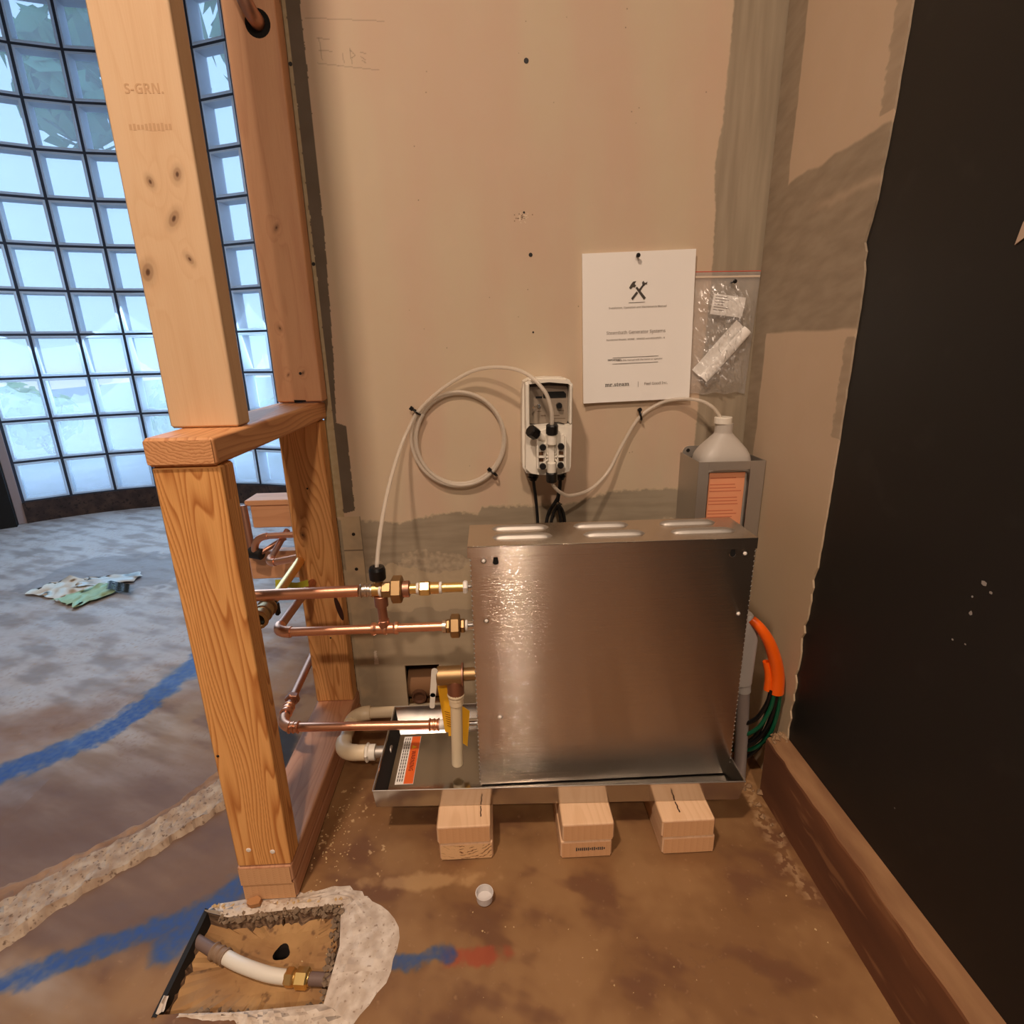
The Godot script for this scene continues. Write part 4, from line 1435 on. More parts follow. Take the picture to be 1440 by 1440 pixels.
func timber() -> void:
	var t := thing("timber_frame", "unfinished lumber frame of studs, sill and floor plates standing left of the steel box", "wall frame", Vector3(-0.40, 0, -0.95))
	var part := func(called: String, lo: Vector3, hi: Vector3, m: Material, la: int, label := "", bev := 0.0035) -> MeshInstance3D:
		var st := nb()
		box(st, lo, hi, bev, la)
		var o := obj(called, st, m, t)
		if label:
			o.set_meta("label", label)
		return o
	# two floor plates, one on the other
	var p1: MeshInstance3D = part.call("plate", Vector3(-0.4455, 0.0, -1.2), Vector3(-0.3545, 0.038, -0.7105), M.plate, 2, "lower floor plate", 0.005)
	var p2: MeshInstance3D = part.call("plate", Vector3(-0.447, 0.038, -1.2), Vector3(-0.355, 0.076, -0.7085), M.plate, 2, "upper floor plate", 0.005)
	end_cap(p1, Vector2(-0.442, 0.004), Vector2(-0.357, 0.0375), -0.7098, M.cut_end)
	end_cap(p2, Vector2(-0.443, 0.0385), Vector2(-0.359, 0.0735), -0.7078, M.cut_end)
	var s1: MeshInstance3D = part.call("stud", Vector3(-0.4445, 0.076, -0.7485), Vector3(-0.3550, 0.7545, -0.7100), M.fir_front, 1, "orange fir stud in front, under the sill")
	var s2: MeshInstance3D = part.call("stud", Vector3(-0.4460, 0.076, -1.1885), Vector3(-0.3560, 0.7545, -1.1500), M.fir_rear, 1, "orange fir stud at the wall, under the sill")
	var sill: MeshInstance3D = part.call("sill", Vector3(-0.4475, 0.7550, -1.1995), Vector3(-0.3548, 0.7925, -0.7050), M.fir_sill, 2, "level sill between upper and lower studs", 0.005)
	end_cap(sill, Vector2(-0.4435, 0.7585), Vector2(-0.3588, 0.789), -0.7043, tex_mat(ring_tex(192, 80, 150, -120, 11.0, Color(0.88, 0.66, 0.46), Color(0.66, 0.40, 0.22)), 0.85, false))
	var s3: MeshInstance3D = part.call("stud", Vector3(-0.4585, 0.7930, -0.8355), Vector3(-0.3610, 2.7495, -0.7950), M.pine_front, 1, "pale pine stud in front, above the sill", 0.004)
	var s4: MeshInstance3D = part.call("stud", Vector3(-0.4400, 0.7940, -1.1935), Vector3(-0.3475, 2.7495, -1.1550), M.pine_rear, 1, "pinkish pine stud at the wall, above the sill", 0.004)
	var nail := func(parent: Node, c: Vector3, r: float, m: Material, dir := Vector3(0, 0, 1)) -> void:
		var st := nb()
		lathe(st, [Vector2(0, 0.0012), Vector2(r * 0.7, 0.0012), Vector2(r, 0.0004), Vector2(r, -0.002)], axis(c, dir), 12)
		obj("nail", st, m, parent)
	nail.call(s1, Vector3(-0.420, 0.112, -0.7099), 0.0042, M.nail)
	nail.call(s1, Vector3(-0.382, 0.106, -0.7099), 0.0042, M.nail)
	nail.call(s4, Vector3(-0.385, 0.852, -1.1549), 0.0030, M.screw_dark)
	nail.call(s2, Vector3(-0.400, 0.612, -1.1499), 0.0022, M.screw_dark)
	nail.call(s2, Vector3(-0.392, 0.25, -1.1499), 0.0022, M.screw_dark)
	nail.call(s1, Vector3(-0.437, 0.30, -0.7099), 0.0022, M.screw_dark)
	# notch marks and the drilled hole near the top
	var st := nb()
	lathe(st, [Vector2(0, 0.0004), Vector2(0.0215, 0.0004), Vector2(0.0225, -0.001)], axis(Vector3(-0.381, 1.437, -1.155), Vector3(0, 0, 1)), 24)
	obj("drilled_hole", st, M.dark_hole, s4)
	st = nb()
	var poly := PackedVector2Array()
	for k in 16:
		var a := TAU * k / 16
		poly.append(Vector2(cos(a) * 0.0062 - sin(a) * 0.006, sin(a) * 0.031))
	extrude(st, poly, -0.002, 0.0004, face(Vector3(-0.3645, 0.325, -1.1500)))
	obj("gouge", st, mat(Color(0.22, 0.10, 0.05), 0.9), s2)
	st = nb()
	poly = PackedVector2Array([Vector2(-0.010, 0.0), Vector2(0.014, -0.001), Vector2(0.014, -0.004), Vector2(-0.009, -0.006)])
	extrude(st, poly, -0.002, 0.0004, face(Vector3(-0.395, 0.7995, -1.155)))
	obj("gap", st, M.dark_hole, s4)
	# faint grade stamp on the pale stud
	var ink := mat(Color(0.80, 0.65, 0.50), 0.9)
	text("grade_stamp", "S-GRN.", 0.0105, face(Vector3(-0.408, 1.203, -0.7949)), ink, s3, false, true)
	st = nb()
	rng.seed = 8
	for k in 11:
		var x := -0.434 + k * 0.0048
		var y := rng.randf_range(0.002, 0.0045)
		quad(st, Vector3(x, 1.163 - y, -0.79485), Vector3(x + 0.0032, 1.163 - y, -0.79485), Vector3(x + 0.0032, 1.163 + y, -0.79485), Vector3(x, 1.163 + y, -0.79485), Vector3(0, 0, 1))
	obj("stamp_line", st, ink, s3)
	# copper stub that comes out of the drilled hole
	var c := thing("copper_pipe", "short copper pipe bent upwards out of the hole near the top of the rear stud", "pipe", Vector3(-0.385, 1.44, -1.15))
	st = nb()
	tube(st, smooth([Vector3(-0.380, 1.438, -1.17), Vector3(-0.3805, 1.4385, -1.152), Vector3(-0.384, 1.444, -1.138), Vector3(-0.391, 1.462, -1.128), Vector3(-0.402, 1.50, -1.12), Vector3(-0.42, 1.56, -1.11)], 5), 0.0125, 14)
	obj("pipe", st, M.copper_dull, c)

# ---------------------------------------------------------------- steam generator
func dome_louver(st: SurfaceTool, x0: float, x1: float, z: float, y: float) -> void:
	var nx := 18
	var nz := 8
	var w := 0.0105
	var p := func(i: int, j: int) -> Vector3:
		var u := float(i) / nx * 2.0 - 1.0
		var v := float(j) / nz * 2.0 - 1.0
		var end := 1.0 - pow(absf(u), 6.0)
		return Vector3(lerpf(x0, x1, float(i) / nx), y + 0.0065 * end * sqrt(maxf(0.0, 1.0 - v * v)), z + v * w * pow(end, 0.35))
	var nr := func(i: int, j: int) -> Vector3:
		var dx: Vector3 = p.call(mini(i + 1, nx), j) - p.call(maxi(i - 1, 0), j)
		var dz: Vector3 = p.call(i, mini(j + 1, nz)) - p.call(i, maxi(j - 1, 0))
		var n := dz.cross(dx)
		return n.normalized() if n.length() > 1e-9 else Vector3.UP
	for i in nx:
		for j in nz:
			tri(st, p.call(i, j), p.call(i + 1, j), p.call(i + 1, j + 1), nr.call(i, j), nr.call(i + 1, j), nr.call(i + 1, j + 1))
			tri(st, p.call(i, j), p.call(i + 1, j + 1), p.call(i, j + 1), nr.call(i, j), nr.call(i + 1, j + 1), nr.call(i, j + 1))

func generator() -> void:
	var t := thing("steam_generator", "brushed stainless steel box standing in the drip tray against the wall", "steam generator", Vector3(0.2, 0.083, -0.915))
	var st := nb()
	box(st, Vector3(-0.0405, 0.083, -0.970), Vector3(0.4460, 0.5735, -0.8585), 0.001, 1)
	obj("body", st, M.steel, t)
	st = nb()
	box(st, Vector3(-0.0425, 0.0830, -0.8585), Vector3(0.4480, 0.5620, -0.8570), 0.0006, 1)
	obj("front_panel", st, M.steel, t)
	st = nb()
	box(st, Vector3(-0.0470, 0.5735, -0.9720), Vector3(0.4500, 0.5765, -0.8555), 0.0012, 1)
	box(st, Vector3(-0.0470, 0.5555, -0.8570), Vector3(0.4500, 0.5760, -0.8555), 0.0006, 1)
	var top := obj("top_cover", st, M.steel, t)
	for r in [[-0.005, 0.100, -0.945], [0.145, 0.248, -0.945], [0.305, 0.410, -0.943], [-0.005, 0.102, -0.897], [0.155, 0.266, -0.896], [0.310, 0.428, -0.895]]:
		st = nb()
		dome_louver(st, r[0], r[1], r[2], 0.5765)
		obj("louver", st, M.steel_soft, top)
	for s in [[-0.020, 0.549], [0.430, 0.547], [-0.019, 0.436], [0.430, 0.432], [0.0, 0.236]]:
		st = nb()
		lathe(st, [Vector2(0, 0.0026), Vector2(0.0015, 0.0025), Vector2(0.0030, 0.0015), Vector2(0.0036, 0.0), Vector2(0.0046, 0.0), Vector2(0.0046, -0.001)], axis(Vector3(s[0], s[1], -0.8570), Vector3(0, 0, 1)), 16)
		obj("screw", st, M.nail, t)
	for x in [0.0005, 0.4085]:
		var poly := PackedVector2Array()
		for k in 25:
			var a := -PI / 2 + TAU * k / 24.0
			var big := sin(a) < 0.25
			poly.append(Vector2(cos(a) * (0.0048 if big else 0.0036), sin(a) * 0.0048 - 0.003 if big else sin(a) * 0.004 + 0.004))
		st = nb()
		extrude(st, poly, -0.001, 0.0003, face(Vector3(x, 0.5495, -0.8570)))
		var kh := obj("keyhole", st, M.dark_hole, t)
		st = nb()
		var arc := []
		for k in 13:
			var a := PI + PI * k / 12.0
			arc.append(Vector3(x + cos(a) * 0.0054, 0.5468 + sin(a) * 0.0054, -0.8568))
		tube(st, arc, 0.0006, 6)
		obj("keyhole_rim", st, M.chrome, kh)
	for s in [-1, 1]:
		st = nb()
		var x := -0.0425 if s < 0 else 0.448
		for k in 50:
			var y := 0.090 + k * 0.0094
			lathe(st, [Vector2(0, 0.0016), Vector2(0.0012, 0.0010), Vector2(0.0019, 0.0), Vector2(0.0019, -0.002)], axis(Vector3(x, y, -0.8580), Vector3(s, 0, 0.6)), 8)
		obj("perforated_edge", st, M.steel_soft, t)

func tray_and_blocks() -> void:
	var t := thing("drip_tray", "shallow stainless steel drip tray under the steel box, resting on three lumber stacks", "tray", Vector3(0.1, 0.0775, -0.93))
	var fl := [Vector3(-0.222, 0.0800, -0.8240), Vector3(0.437, 0.0800, -0.8010), Vector3(0.437, 0.0800, -1.012), Vector3(-0.222, 0.0800, -1.015)]
	var rim := [Vector3(-0.2375, 0.1150, -0.8220), Vector3(0.449, 0.1150, -0.8030), Vector3(0.449, 0.1150, -1.060), Vector3(-0.2375, 0.1150, -1.064)]
	var low := [Vector3(-0.236, 0.0778, -0.8200), Vector3(0.441, 0.0778, -0.7975), Vector3(0.441, 0.0778, -1.016), Vector3(-0.226, 0.0778, -1.019)]
	var lip := [Vector3(-0.2400, 0.1150, -0.8203), Vector3(0.4515, 0.1150, -0.8005), Vector3(0.4515, 0.1150, -1.0625), Vector3(-0.2400, 0.1150, -1.0665)]
	var st := nb()
	quad(st, fl[0], fl[1], fl[2], fl[3], Vector3.UP)
	quad(st, low[0], low[1], low[2], low[3], Vector3.DOWN)
	for k in 4:
		var m := (k + 1) % 4
		var nn: Vector3 = (fl[m] - fl[k]).cross(rim[k] - fl[k]).normalized()
		if nn.dot(Vector3(0.1, 0.2, -0.93) - fl[k]) < 0:
			nn = -nn
		quad(st, fl[k], fl[m], rim[m], rim[k], nn)
		quad(st, rim[k], rim[m], lip[m], lip[k], Vector3.UP)
		nn = (low[m] - low[k]).cross(lip[k] - low[k]).normalized()
		if nn.dot(low[k] - Vector3(0.1, 0.08, -0.93)) < 0:
			nn = -nn
		quad(st, low[k], low[m], lip[m], lip[k], nn)
	obj("pan", st, M.steel_tray, t)
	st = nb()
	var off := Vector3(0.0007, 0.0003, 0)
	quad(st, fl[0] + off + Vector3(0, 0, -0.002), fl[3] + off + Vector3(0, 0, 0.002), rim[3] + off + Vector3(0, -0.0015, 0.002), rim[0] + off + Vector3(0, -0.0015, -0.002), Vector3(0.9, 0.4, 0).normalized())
	obj("end_dark_reflection", st, M.black_rubber, t)  # black sheet painted in for the dark reflection on the end wall
	st = nb()
	tube(st, [lip[0], lip[1], lip[2], lip[3], lip[0]], 0.0011, 6)
	obj("rolled_rim", st, M.steel_soft, t)
	# warning label stuck on the bottom of the pan
	var lab := thing("warning_label", "orange and white WARNING sticker lying along the left end of the steel tray", "label", Vector3(-0.19, 0.0802, -0.94))
	st = nb()
	box(st, Vector3(-0.2105, 0.08015, -1.006), Vector3(-0.1745, 0.0806, -0.870), 0.0, 2)
	obj("backing", st, M.paper, lab)
	st = nb()
	box(st, Vector3(-0.1935, 0.0806, -1.0055), Vector3(-0.1750, 0.0809, -0.8705), 0.0, 2)
	obj("orange_band", st, M.orange_label, lab)
	var lay := Transform3D(Basis(Vector3(0, 0, 1), Vector3(1, 0, 0), Vector3(0, 1, 0)), Vector3.ZERO)
	lay.origin = Vector3(-0.1842, 0.0810, -0.932)
	text("warning_word", "WARNING", 0.0085, lay, M.label_red, lab, false, true)
	st = nb()
	extrude(st, PackedVector2Array([Vector2(-0.978, -0.1895), Vector2(-0.9665, -0.1895), Vector2(-0.97225, -0.1795)]), 0.0809, 0.0811, Transform3D(Basis(Vector3(0, 0, 1), Vector3(1, 0, 0), Vector3(0, 1, 0)), Vector3.ZERO))
	obj("warning_triangle", st, M.yellow_tag, lab)
	st = nb()
	for r in 3:
		for k in 14:
			var z0 := -1.001 + k * 0.009
			quad(st, Vector3(-0.2075 + r * 0.0045, 0.0807, z0), Vector3(-0.2055 + r * 0.0045, 0.0807, z0), Vector3(-0.2055 + r * 0.0045, 0.0807, z0 + 0.0072), Vector3(-0.2075 + r * 0.0045, 0.0807, z0 + 0.0072), Vector3.UP)
	obj("small_print", st, M.ink, lab)
	# lumber stacks
	var at := [[-0.119, -0.021, -0.767], [0.103, 0.198, -0.759], [0.286, 0.384, -0.757]]
	var where := ["left stack, under the short white pipe", "middle stack under the steel tray", "right stack under the steel tray"]
	var line_end := tex_mat(ring_tex(160, 64, 60, -70, 13.0, Color(0.90, 0.74, 0.55), Color(0.42, 0.24, 0.13), 1.0), 0.85, false)
	for k in 3:
		for lev in 2:
			var sh := 0.0015 * (1 if lev == 0 else -1) * (1 if k != 1 else -1)
			var lab2 := "%s short lumber block of the %s" % ["lower" if lev == 0 else "upper", where[k]]
			if k == 1 and lev == 0:
				lab2 = "lower short lumber block of the middle stack, with a smudged ink stamp on its end"
			elif k == 0 and lev == 0:
				lab2 = "lower short lumber block of the left stack, with dark curved grain on its end"
			var b := thing("lumber_block", lab2, "wood block", Vector3((at[k][0] + at[k][1]) / 2, 0.0384 * lev, -0.93), "lumber blocks under the drip tray")
			st = nb()
			box(st, Vector3(at[k][0] + sh, 0.0384 * lev, -1.10), Vector3(at[k][1] + sh, 0.0384 * lev + 0.0382, at[k][2] - 0.0012), 0.0035, 2)
			var bd := obj("body", st, M.block, b)
			var e: Material = line_end if (k == 0 and lev == 0) else M.cut_end
			end_cap(bd, Vector2(at[k][0] + sh + 0.0033, 0.0384 * lev + 0.003), Vector2(at[k][1] + sh - 0.0033, 0.0384 * lev + 0.0353), at[k][2], e)
			for o in b.get_child(0).get_children():
				o.position = Vector3.ZERO
			if k == 1 and lev == 0:
				st = nb()
				rng.seed = 21
				for q in 15:
					var x := 0.130 + q * 0.0036
					var y := rng.randf_range(0.002, 0.004)
					quad(st, Vector3(x, 0.021 - y, -0.7588), Vector3(x + 0.0025, 0.021 - y, -0.7588), Vector3(x + 0.0025, 0.021 + y, -0.7588), Vector3(x, 0.021 + y, -0.7588), Vector3(0, 0, 1))
				obj("ink_stamp", st, M.ink, b)
	# cracks on top of the outer stacks
	for s in [[-0.041, -0.812, 0.0013], [0.322, -0.800, 0.0016]]:
		st = nb()
		for q in 4:
			box(st, Vector3(s[0] - s[2] * (0.6 if q % 2 else 1.0), 0.0766, s[1] + q * 0.006), Vector3(s[0] + s[2] * (1.0 if q % 2 else 0.5), 0.0769, s[1] + q * 0.006 + 0.0062), 0.0)
		var owner := get_node("lumber_block_001") if s[0] < 0 else get_node("lumber_block_005")
		obj("crack", st, mat(Color(0.25, 0.14, 0.08), 0.9), owner)

# ---------------------------------------------------------------- copper lines
func ringed(st: SurfaceTool, a: Vector3, b: Vector3, r: float) -> void:   # a sweated coupling with beads at both ends
	var h := (b - a).length()
	lathe(st, [Vector2(r * 0.86, 0), Vector2(r * 1.18, 0.0008), Vector2(r * 1.22, h * 0.10), Vector2(r, h * 0.2), Vector2(r, h * 0.42), Vector2(r * 1.15, h * 0.48), Vector2(r * 1.15, h * 0.56), Vector2(r, h * 0.62), Vector2(r, h * 0.82), Vector2(r * 1.2, h * 0.9), Vector2(r * 1.16, h), Vector2(r * 0.86, h)], axis(a, b - a), 18)

func part_cyl(called: String, a: Vector3, b: Vector3, r: float, m: Material, t: Node, bev := 0.0008) -> void:
	var st := nb()
	cyl(st, a, b, r, 20, bev)
	obj(called, st, m, t)

func part_hex(called: String, a: Vector3, b: Vector3, r: float, m: Material, t: Node, spin := 0.3) -> void:
	var st := nb()
	hexnut(st, a, b, r, spin)
	obj(called, st, m, t)

func part_tube(called: String, pts: Array, r: float, m: Material, t: Node, sides := 16) -> void:
	var st := nb()
	tube(st, pts, r, sides)
	obj(called, st, m, t)

func elbow(a: Vector3, corner: Vector3, b: Vector3, n := 8) -> Array:   # a rounded right-angle path
	var out := []
	for k in n + 1:
		var t := float(k) / n
		out.append(a.lerp(corner, t).lerp(corner.lerp(b, t), t))
	return out

func copper() -> void:
	var t := thing("copper_pipework", "soldered copper pipes with two brass unions entering the left side of the steel box", "pipes", Vector3(-0.25, 0.39, -0.92))
	var z := -0.914
	var y := 0.4765
	var v := func(x: float, yy := y, zz := z) -> Vector3:
		return Vector3(x, yy, zz)
	# upper line
	part_tube("pipe", [v.call(-0.447, 0.4735), v.call(-0.25, 0.4760)], 0.0106, M.copper, t)
	part_tube("elbow", elbow(v.call(-0.440, 0.4735), v.call(-0.462, 0.473), Vector3(-0.458, 0.440, -0.905)), 0.0122, M.copper_dull, t)
	part_tube("pipe", [Vector3(-0.430, 0.437, -0.960), Vector3(-0.437, 0.446, -1.1495)], 0.0098, M.brass, t)
	var st := nb()
	ringed(st, v.call(-0.247), v.call(-0.225), 0.0112)
	obj("coupling", st, M.solder, t)
	part_cyl("valve_body", v.call(-0.226), v.call(-0.206), 0.0118, M.brass, t)
	part_cyl("seal_tape", v.call(-0.2130), v.call(-0.2085), 0.0126, M.ptfe, t)
	part_hex("valve_block", v.call(-0.2085), v.call(-0.190), 0.0150, M.bronze, t)
	part_hex("union_nut", v.call(-0.1905), v.call(-0.1705), 0.0255, M.bronze, t, 0.52)
	part_cyl("union_tail", v.call(-0.1705), v.call(-0.158), 0.0152, M.copper_dull, t)
	part_cyl("nipple", v.call(-0.158), v.call(-0.140), 0.0092, M.brass_bright, t)
	part_cyl("seal_tape", v.call(-0.1455), v.call(-0.1405), 0.0108, M.ptfe, t)
	part_hex("reducer", v.call(-0.1405), v.call(-0.120), 0.0138, M.brass_bright, t)
	part_cyl("reducer_collar", v.call(-0.120), v.call(-0.104), 0.0108, M.brass, t)
	part_cyl("seal_tape", v.call(-0.104), v.call(-0.099), 0.0112, M.ptfe, t)
	part_cyl("nipple", v.call(-0.099), v.call(-0.060), 0.0088, M.brass_bright, t)
	part_hex("seal_nut", v.call(-0.0605), v.call(-0.0525), 0.0125, M.ptfe, t)
	part_cyl("nipple", v.call(-0.0525), v.call(-0.0405), 0.0070, M.chrome, t)
	# injection fitting with a black cap on top
	part_cyl("neck", v.call(-0.214, y + 0.008), v.call(-0.214, y + 0.026), 0.0085, M.bronze, t)
	st = nb()
	lathe(st, [Vector2(0, 0), Vector2(0.0115, 0.0), Vector2(0.0148, 0.0035), Vector2(0.0150, 0.021), Vector2(0.0128, 0.0265), Vector2(0.006, 0.0275), Vector2(0.0055, 0.020), Vector2(0, 0.020)], axis(Vector3(-0.2135, 0.4955, z), Vector3.UP), 24)
	var cap := obj("black_cap", st, M.black_plastic, t)
	cap.set_meta("label", "ribbed black plastic cap")
	# branch down to the lower line
	part_cyl("branch_cup", Vector3(-0.2115, 0.466, z), Vector3(-0.2115, 0.444, z - 0.001), 0.0125, M.copper_dull, t)
	part_cyl("pipe", Vector3(-0.2115, 0.446, z), Vector3(-0.2115, 0.406, -0.919), 0.0086, M.copper_dull, t)
	part_cyl("branch_cup", Vector3(-0.2115, 0.414, -0.919), Vector3(-0.2115, 0.398, -0.920), 0.0105, M.copper_dull, t)
	# lower line
	var yl := 0.3945
	var zl := -0.920
	part_tube("pipe", [Vector3(-0.400, yl, zl), Vector3(-0.098, yl, zl)], 0.0085, M.copper, t)
	st = nb()
	ringed(st, Vector3(-0.236, yl, zl), Vector3(-0.186, yl, zl), 0.0102)
	obj("tee", st, M.copper, t)
	part_tube("elbow", elbow(Vector3(-0.385, yl, zl), Vector3(-0.4135, yl, zl), Vector3(-0.414, yl, -0.946)), 0.0105, M.copper, t)
	part_tube("pipe", [Vector3(-0.4138, yl, -0.938), Vector3(-0.4165, yl - 0.002, -1.152)], 0.0086, M.copper_dull, t)
	part_cyl("ferrule", Vector3(-0.104, yl, zl), Vector3(-0.096, yl, zl), 0.0125, M.solder, t)
	part_hex("union_tail", Vector3(-0.097, yl, zl), Vector3(-0.088, yl, zl), 0.0135, M.bronze, t)
	part_hex("union_nut", Vector3(-0.0885, yl, zl), Vector3(-0.0700, yl, zl), 0.0225, M.bronze, t, 0.52)
	part_hex("union_tail", Vector3(-0.0700, yl, zl), Vector3(-0.0605, yl, zl), 0.0135, M.bronze, t)
	part_cyl("seal_tape", Vector3(-0.0605, yl, zl), Vector3(-0.0565, yl, zl), 0.0105, M.ptfe, t)
	part_cyl("nipple", Vector3(-0.0565, yl, zl), Vector3(-0.0405, yl, zl), 0.0090, M.chrome, t)
	# dark notch where the lower line enters the stud
	var d := thing("drain_line", "lowest copper pipe, running from the tagged valve to an elbow beside the floor plate", "pipe", Vector3(-0.28, 0.17, -0.925))
	var yd := 0.1645
	part_tube("pipe", [Vector3(-0.130, yd - 0.001, -0.936), Vector3(-0.416, yd + 0.001, -0.944)], 0.0089, M.copper, d)
	st = nb()
	ringed(st, Vector3(-0.145, yd - 0.001, -0.9365), Vector3(-0.124, yd - 0.001, -0.936), 0.0108)
	obj("coupling", st, M.copper, d)
	part_cyl("seal_tape", Vector3(-0.1245, yd - 0.001, -0.936), Vector3(-0.112, yd - 0.001, -0.936), 0.0098, M.ptfe, d)
	part_hex("valve_body", Vector3(-0.112, yd - 0.001, -0.936), Vector3(-0.069, yd - 0.001, -0.936), 0.0160, M.bronze, d)
	part_cyl("nipple", Vector3(-0.069, yd - 0.001, -0.936), Vector3(-0.0405, yd - 0.001, -0.936), 0.0095, M.chrome, d)
	st = nb()
	ringed(st, Vector3(-0.408, yd + 0.001, -0.9437), Vector3(-0.429, yd + 0.001, -0.9445), 0.0105)
	obj("coupling", st, M.copper, d)
	part_tube("elbow", elbow(Vector3(-0.418, yd + 0.001, -0.944), Vector3(-0.445, yd + 0.001, -0.946), Vector3(-0.4475, yd + 0.005, -0.975)), 0.0108, M.copper, d)
	part_tube("pipe", [Vector3(-0.4472, yd + 0.004, -0.965), Vector3(-0.455, yd + 0.004, -1.07), Vector3(-0.464, yd + 0.006, -1.24)], 0.0086, M.copper_dull, d)
	part_hex("coupling_nut", Vector3(-0.4515, yd + 0.005, -1.026), Vector3(-0.4527, yd + 0.005, -1.042), 0.0155, M.copper_dull, d)
	st = nb()
	ringed(st, Vector3(-0.449, yd + 0.004, -0.984), Vector3(-0.4505, yd + 0.004, -1.010), 0.0108)
	obj("coupling", st, M.copper, d)

# ---------------------------------------------------------------- plastic drain, relief valve and tag
func pvc_and_valve() -> void:
	var t := thing("pvc_drain", "cream plastic drain pipe in a U from the left end of the drip tray", "pipe", Vector3(-0.31, 0.05, -1.0))
	var y := 0.0905
	var r := 0.0135
	part_tube("pipe", [Vector3(-0.320, y, -0.952), Vector3(-0.290, y, -0.951)], r, M.pvc, t)
	part_tube("elbow", elbow(Vector3(-0.302, y, -0.952), Vector3(-0.337, y, -0.953), Vector3(-0.337, y, -0.990), 10), 0.0165, M.pvc, t)
	part_tube("pipe", [Vector3(-0.337, y, -0.985), Vector3(-0.337, y, -1.055)], r, M.pvc, t)
	part_tube("elbow", elbow(Vector3(-0.337, y, -1.045), Vector3(-0.337, y, -1.081), Vector3(-0.300, y, -1.081), 10), 0.0165, M.pvc, t)
	part_tube("pipe", [Vector3(-0.305, y, -1.081), Vector3(-0.180, y, -1.081)], 0.0128, M.pvc, t)
	part_cyl("adapter", Vector3(-0.304, y, -0.9515), Vector3(-0.283, y, -0.951), 0.0160, M.pvc, t)
	part_hex("adapter_nut", Vector3(-0.283, y, -0.951), Vector3(-0.275, y, -0.951), 0.0195, M.white_plastic, t)
	part_cyl("adapter", Vector3(-0.275, y, -0.951), Vector3(-0.262, y, -0.951), 0.0165, M.white_plastic, t)
	part_cyl("tray_outlet", Vector3(-0.262, y, -0.951), Vector3(-0.228, y, -0.951), 0.0120, M.steel_soft, t)
	var v := thing("relief_valve", "brass relief valve on the box side with a short white plastic pipe hanging down", "valve", Vector3(-0.09, 0.30, -0.897))
	part_cyl("valve_body", Vector3(-0.1170, 0.3030, -0.897), Vector3(-0.068, 0.3035, -0.897), 0.0180, M.bronze, v, 0.002)
	part_cyl("flange", Vector3(-0.0705, 0.3035, -0.897), Vector3(-0.0670, 0.3035, -0.897), 0.0225, M.copper_dull, v)
	part_cyl("nipple", Vector3(-0.067, 0.3040, -0.897), Vector3(-0.0405, 0.3045, -0.897), 0.0125, M.bronze, v)
	part_cyl("outlet", Vector3(-0.0830, 0.297, -0.896), Vector3(-0.0830, 0.2640, -0.895), 0.0160, M.copper_dull, v)
	var st := nb()
	lathe(st, [Vector2(0, 0), Vector2(0.0158, 0.0), Vector2(0.0168, 0.004), Vector2(0.0146, 0.009), Vector2(0.0148, 0.013), Vector2(0.0138, 0.014), Vector2(0.0138, 0.025), Vector2(0.0115, 0.028), Vector2(0, 0.028)], axis(Vector3(-0.0832, 0.2665, -0.895), Vector3(0, -1, 0)), 22)
	obj("pipe_adapter", st, M.pvc, v)
	st = nb()
	lathe(st, [Vector2(0, 0), Vector2(0.0113, 0.0), Vector2(0.0113, 0.140), Vector2(0.0105, 0.1415), Vector2(0.0090, 0.140), Vector2(0.0090, 0.120), Vector2(0, 0.120)], axis(Vector3(-0.0835, 0.243, -0.895), Vector3(-0.03, -1, 0.01)), 22)
	obj("pipe", st, M.pvc, v)
	st = nb()
	var lx := Transform3D(Basis(Vector3(0, 0, 1), 0.0), Vector3(-0.1190, 0.3245, -0.886)).rotated_local(Vector3(0, 0, 1), -0.12)
	extrude(st, rounded(0.0115, 0.062, 0.0055, 4, Vector2(0, -0.029)), -0.0008, 0.0008, lx)
	extrude(st, rounded(0.0095, 0.034, 0.004, 4, Vector2(0.0, -0.068)), -0.0012, 0.0008, lx)
	obj("lever", st, M.white_plastic, v)  # white stands in for the bright reflection on the steel lever
	var g := thing("warning_tag", "folded yellow paper tag hanging behind the short white plastic pipe", "tag", Vector3(-0.09, 0.26, -0.912))
	st = nb()
	sheet(st, func(u: float, w: float) -> Vector3:
		return Vector3(-0.1195 + u * 0.0185 + w * 0.009, 0.279 - w * 0.113 - u * 0.006, -0.9115 + 0.002 * sin(w * 3.0) + 0.001 * u), 4, 10)
	sheet(st, func(u: float, w: float) -> Vector3:
		return Vector3(-0.100 + u * 0.0405 - w * 0.008, 0.252 - w * 0.085 - u * 0.040, -0.9105 + 0.002 * sin(u * 3.1) - 0.002 * w), 8, 8)
	sheet(st, func(u: float, w: float) -> Vector3:
		return Vector3(-0.104 + u * 0.036, 0.184 - w * 0.030 + 0.006 * u, -0.9120 + 0.002 * sin(u * 2.5)), 6, 4)
	obj("tag_sheet", st, M.yellow_tag, g)
	st = nb()
	for k in 7:
		quad(st, Vector3(-0.1085 + k * 0.0006, 0.216 - k * 0.0055, -0.9080), Vector3(-0.0985 + k * 0.0006, 0.212 - k * 0.0055, -0.9078), Vector3(-0.0985 + k * 0.0006, 0.2105 - k * 0.0055, -0.9078), Vector3(-0.1085 + k * 0.0006, 0.2145 - k * 0.0055, -0.9080), Vector3(0, 0, 1))
	obj("small_print", st, mat(Color(0.55, 0.35, 0.06), 0.8), g)

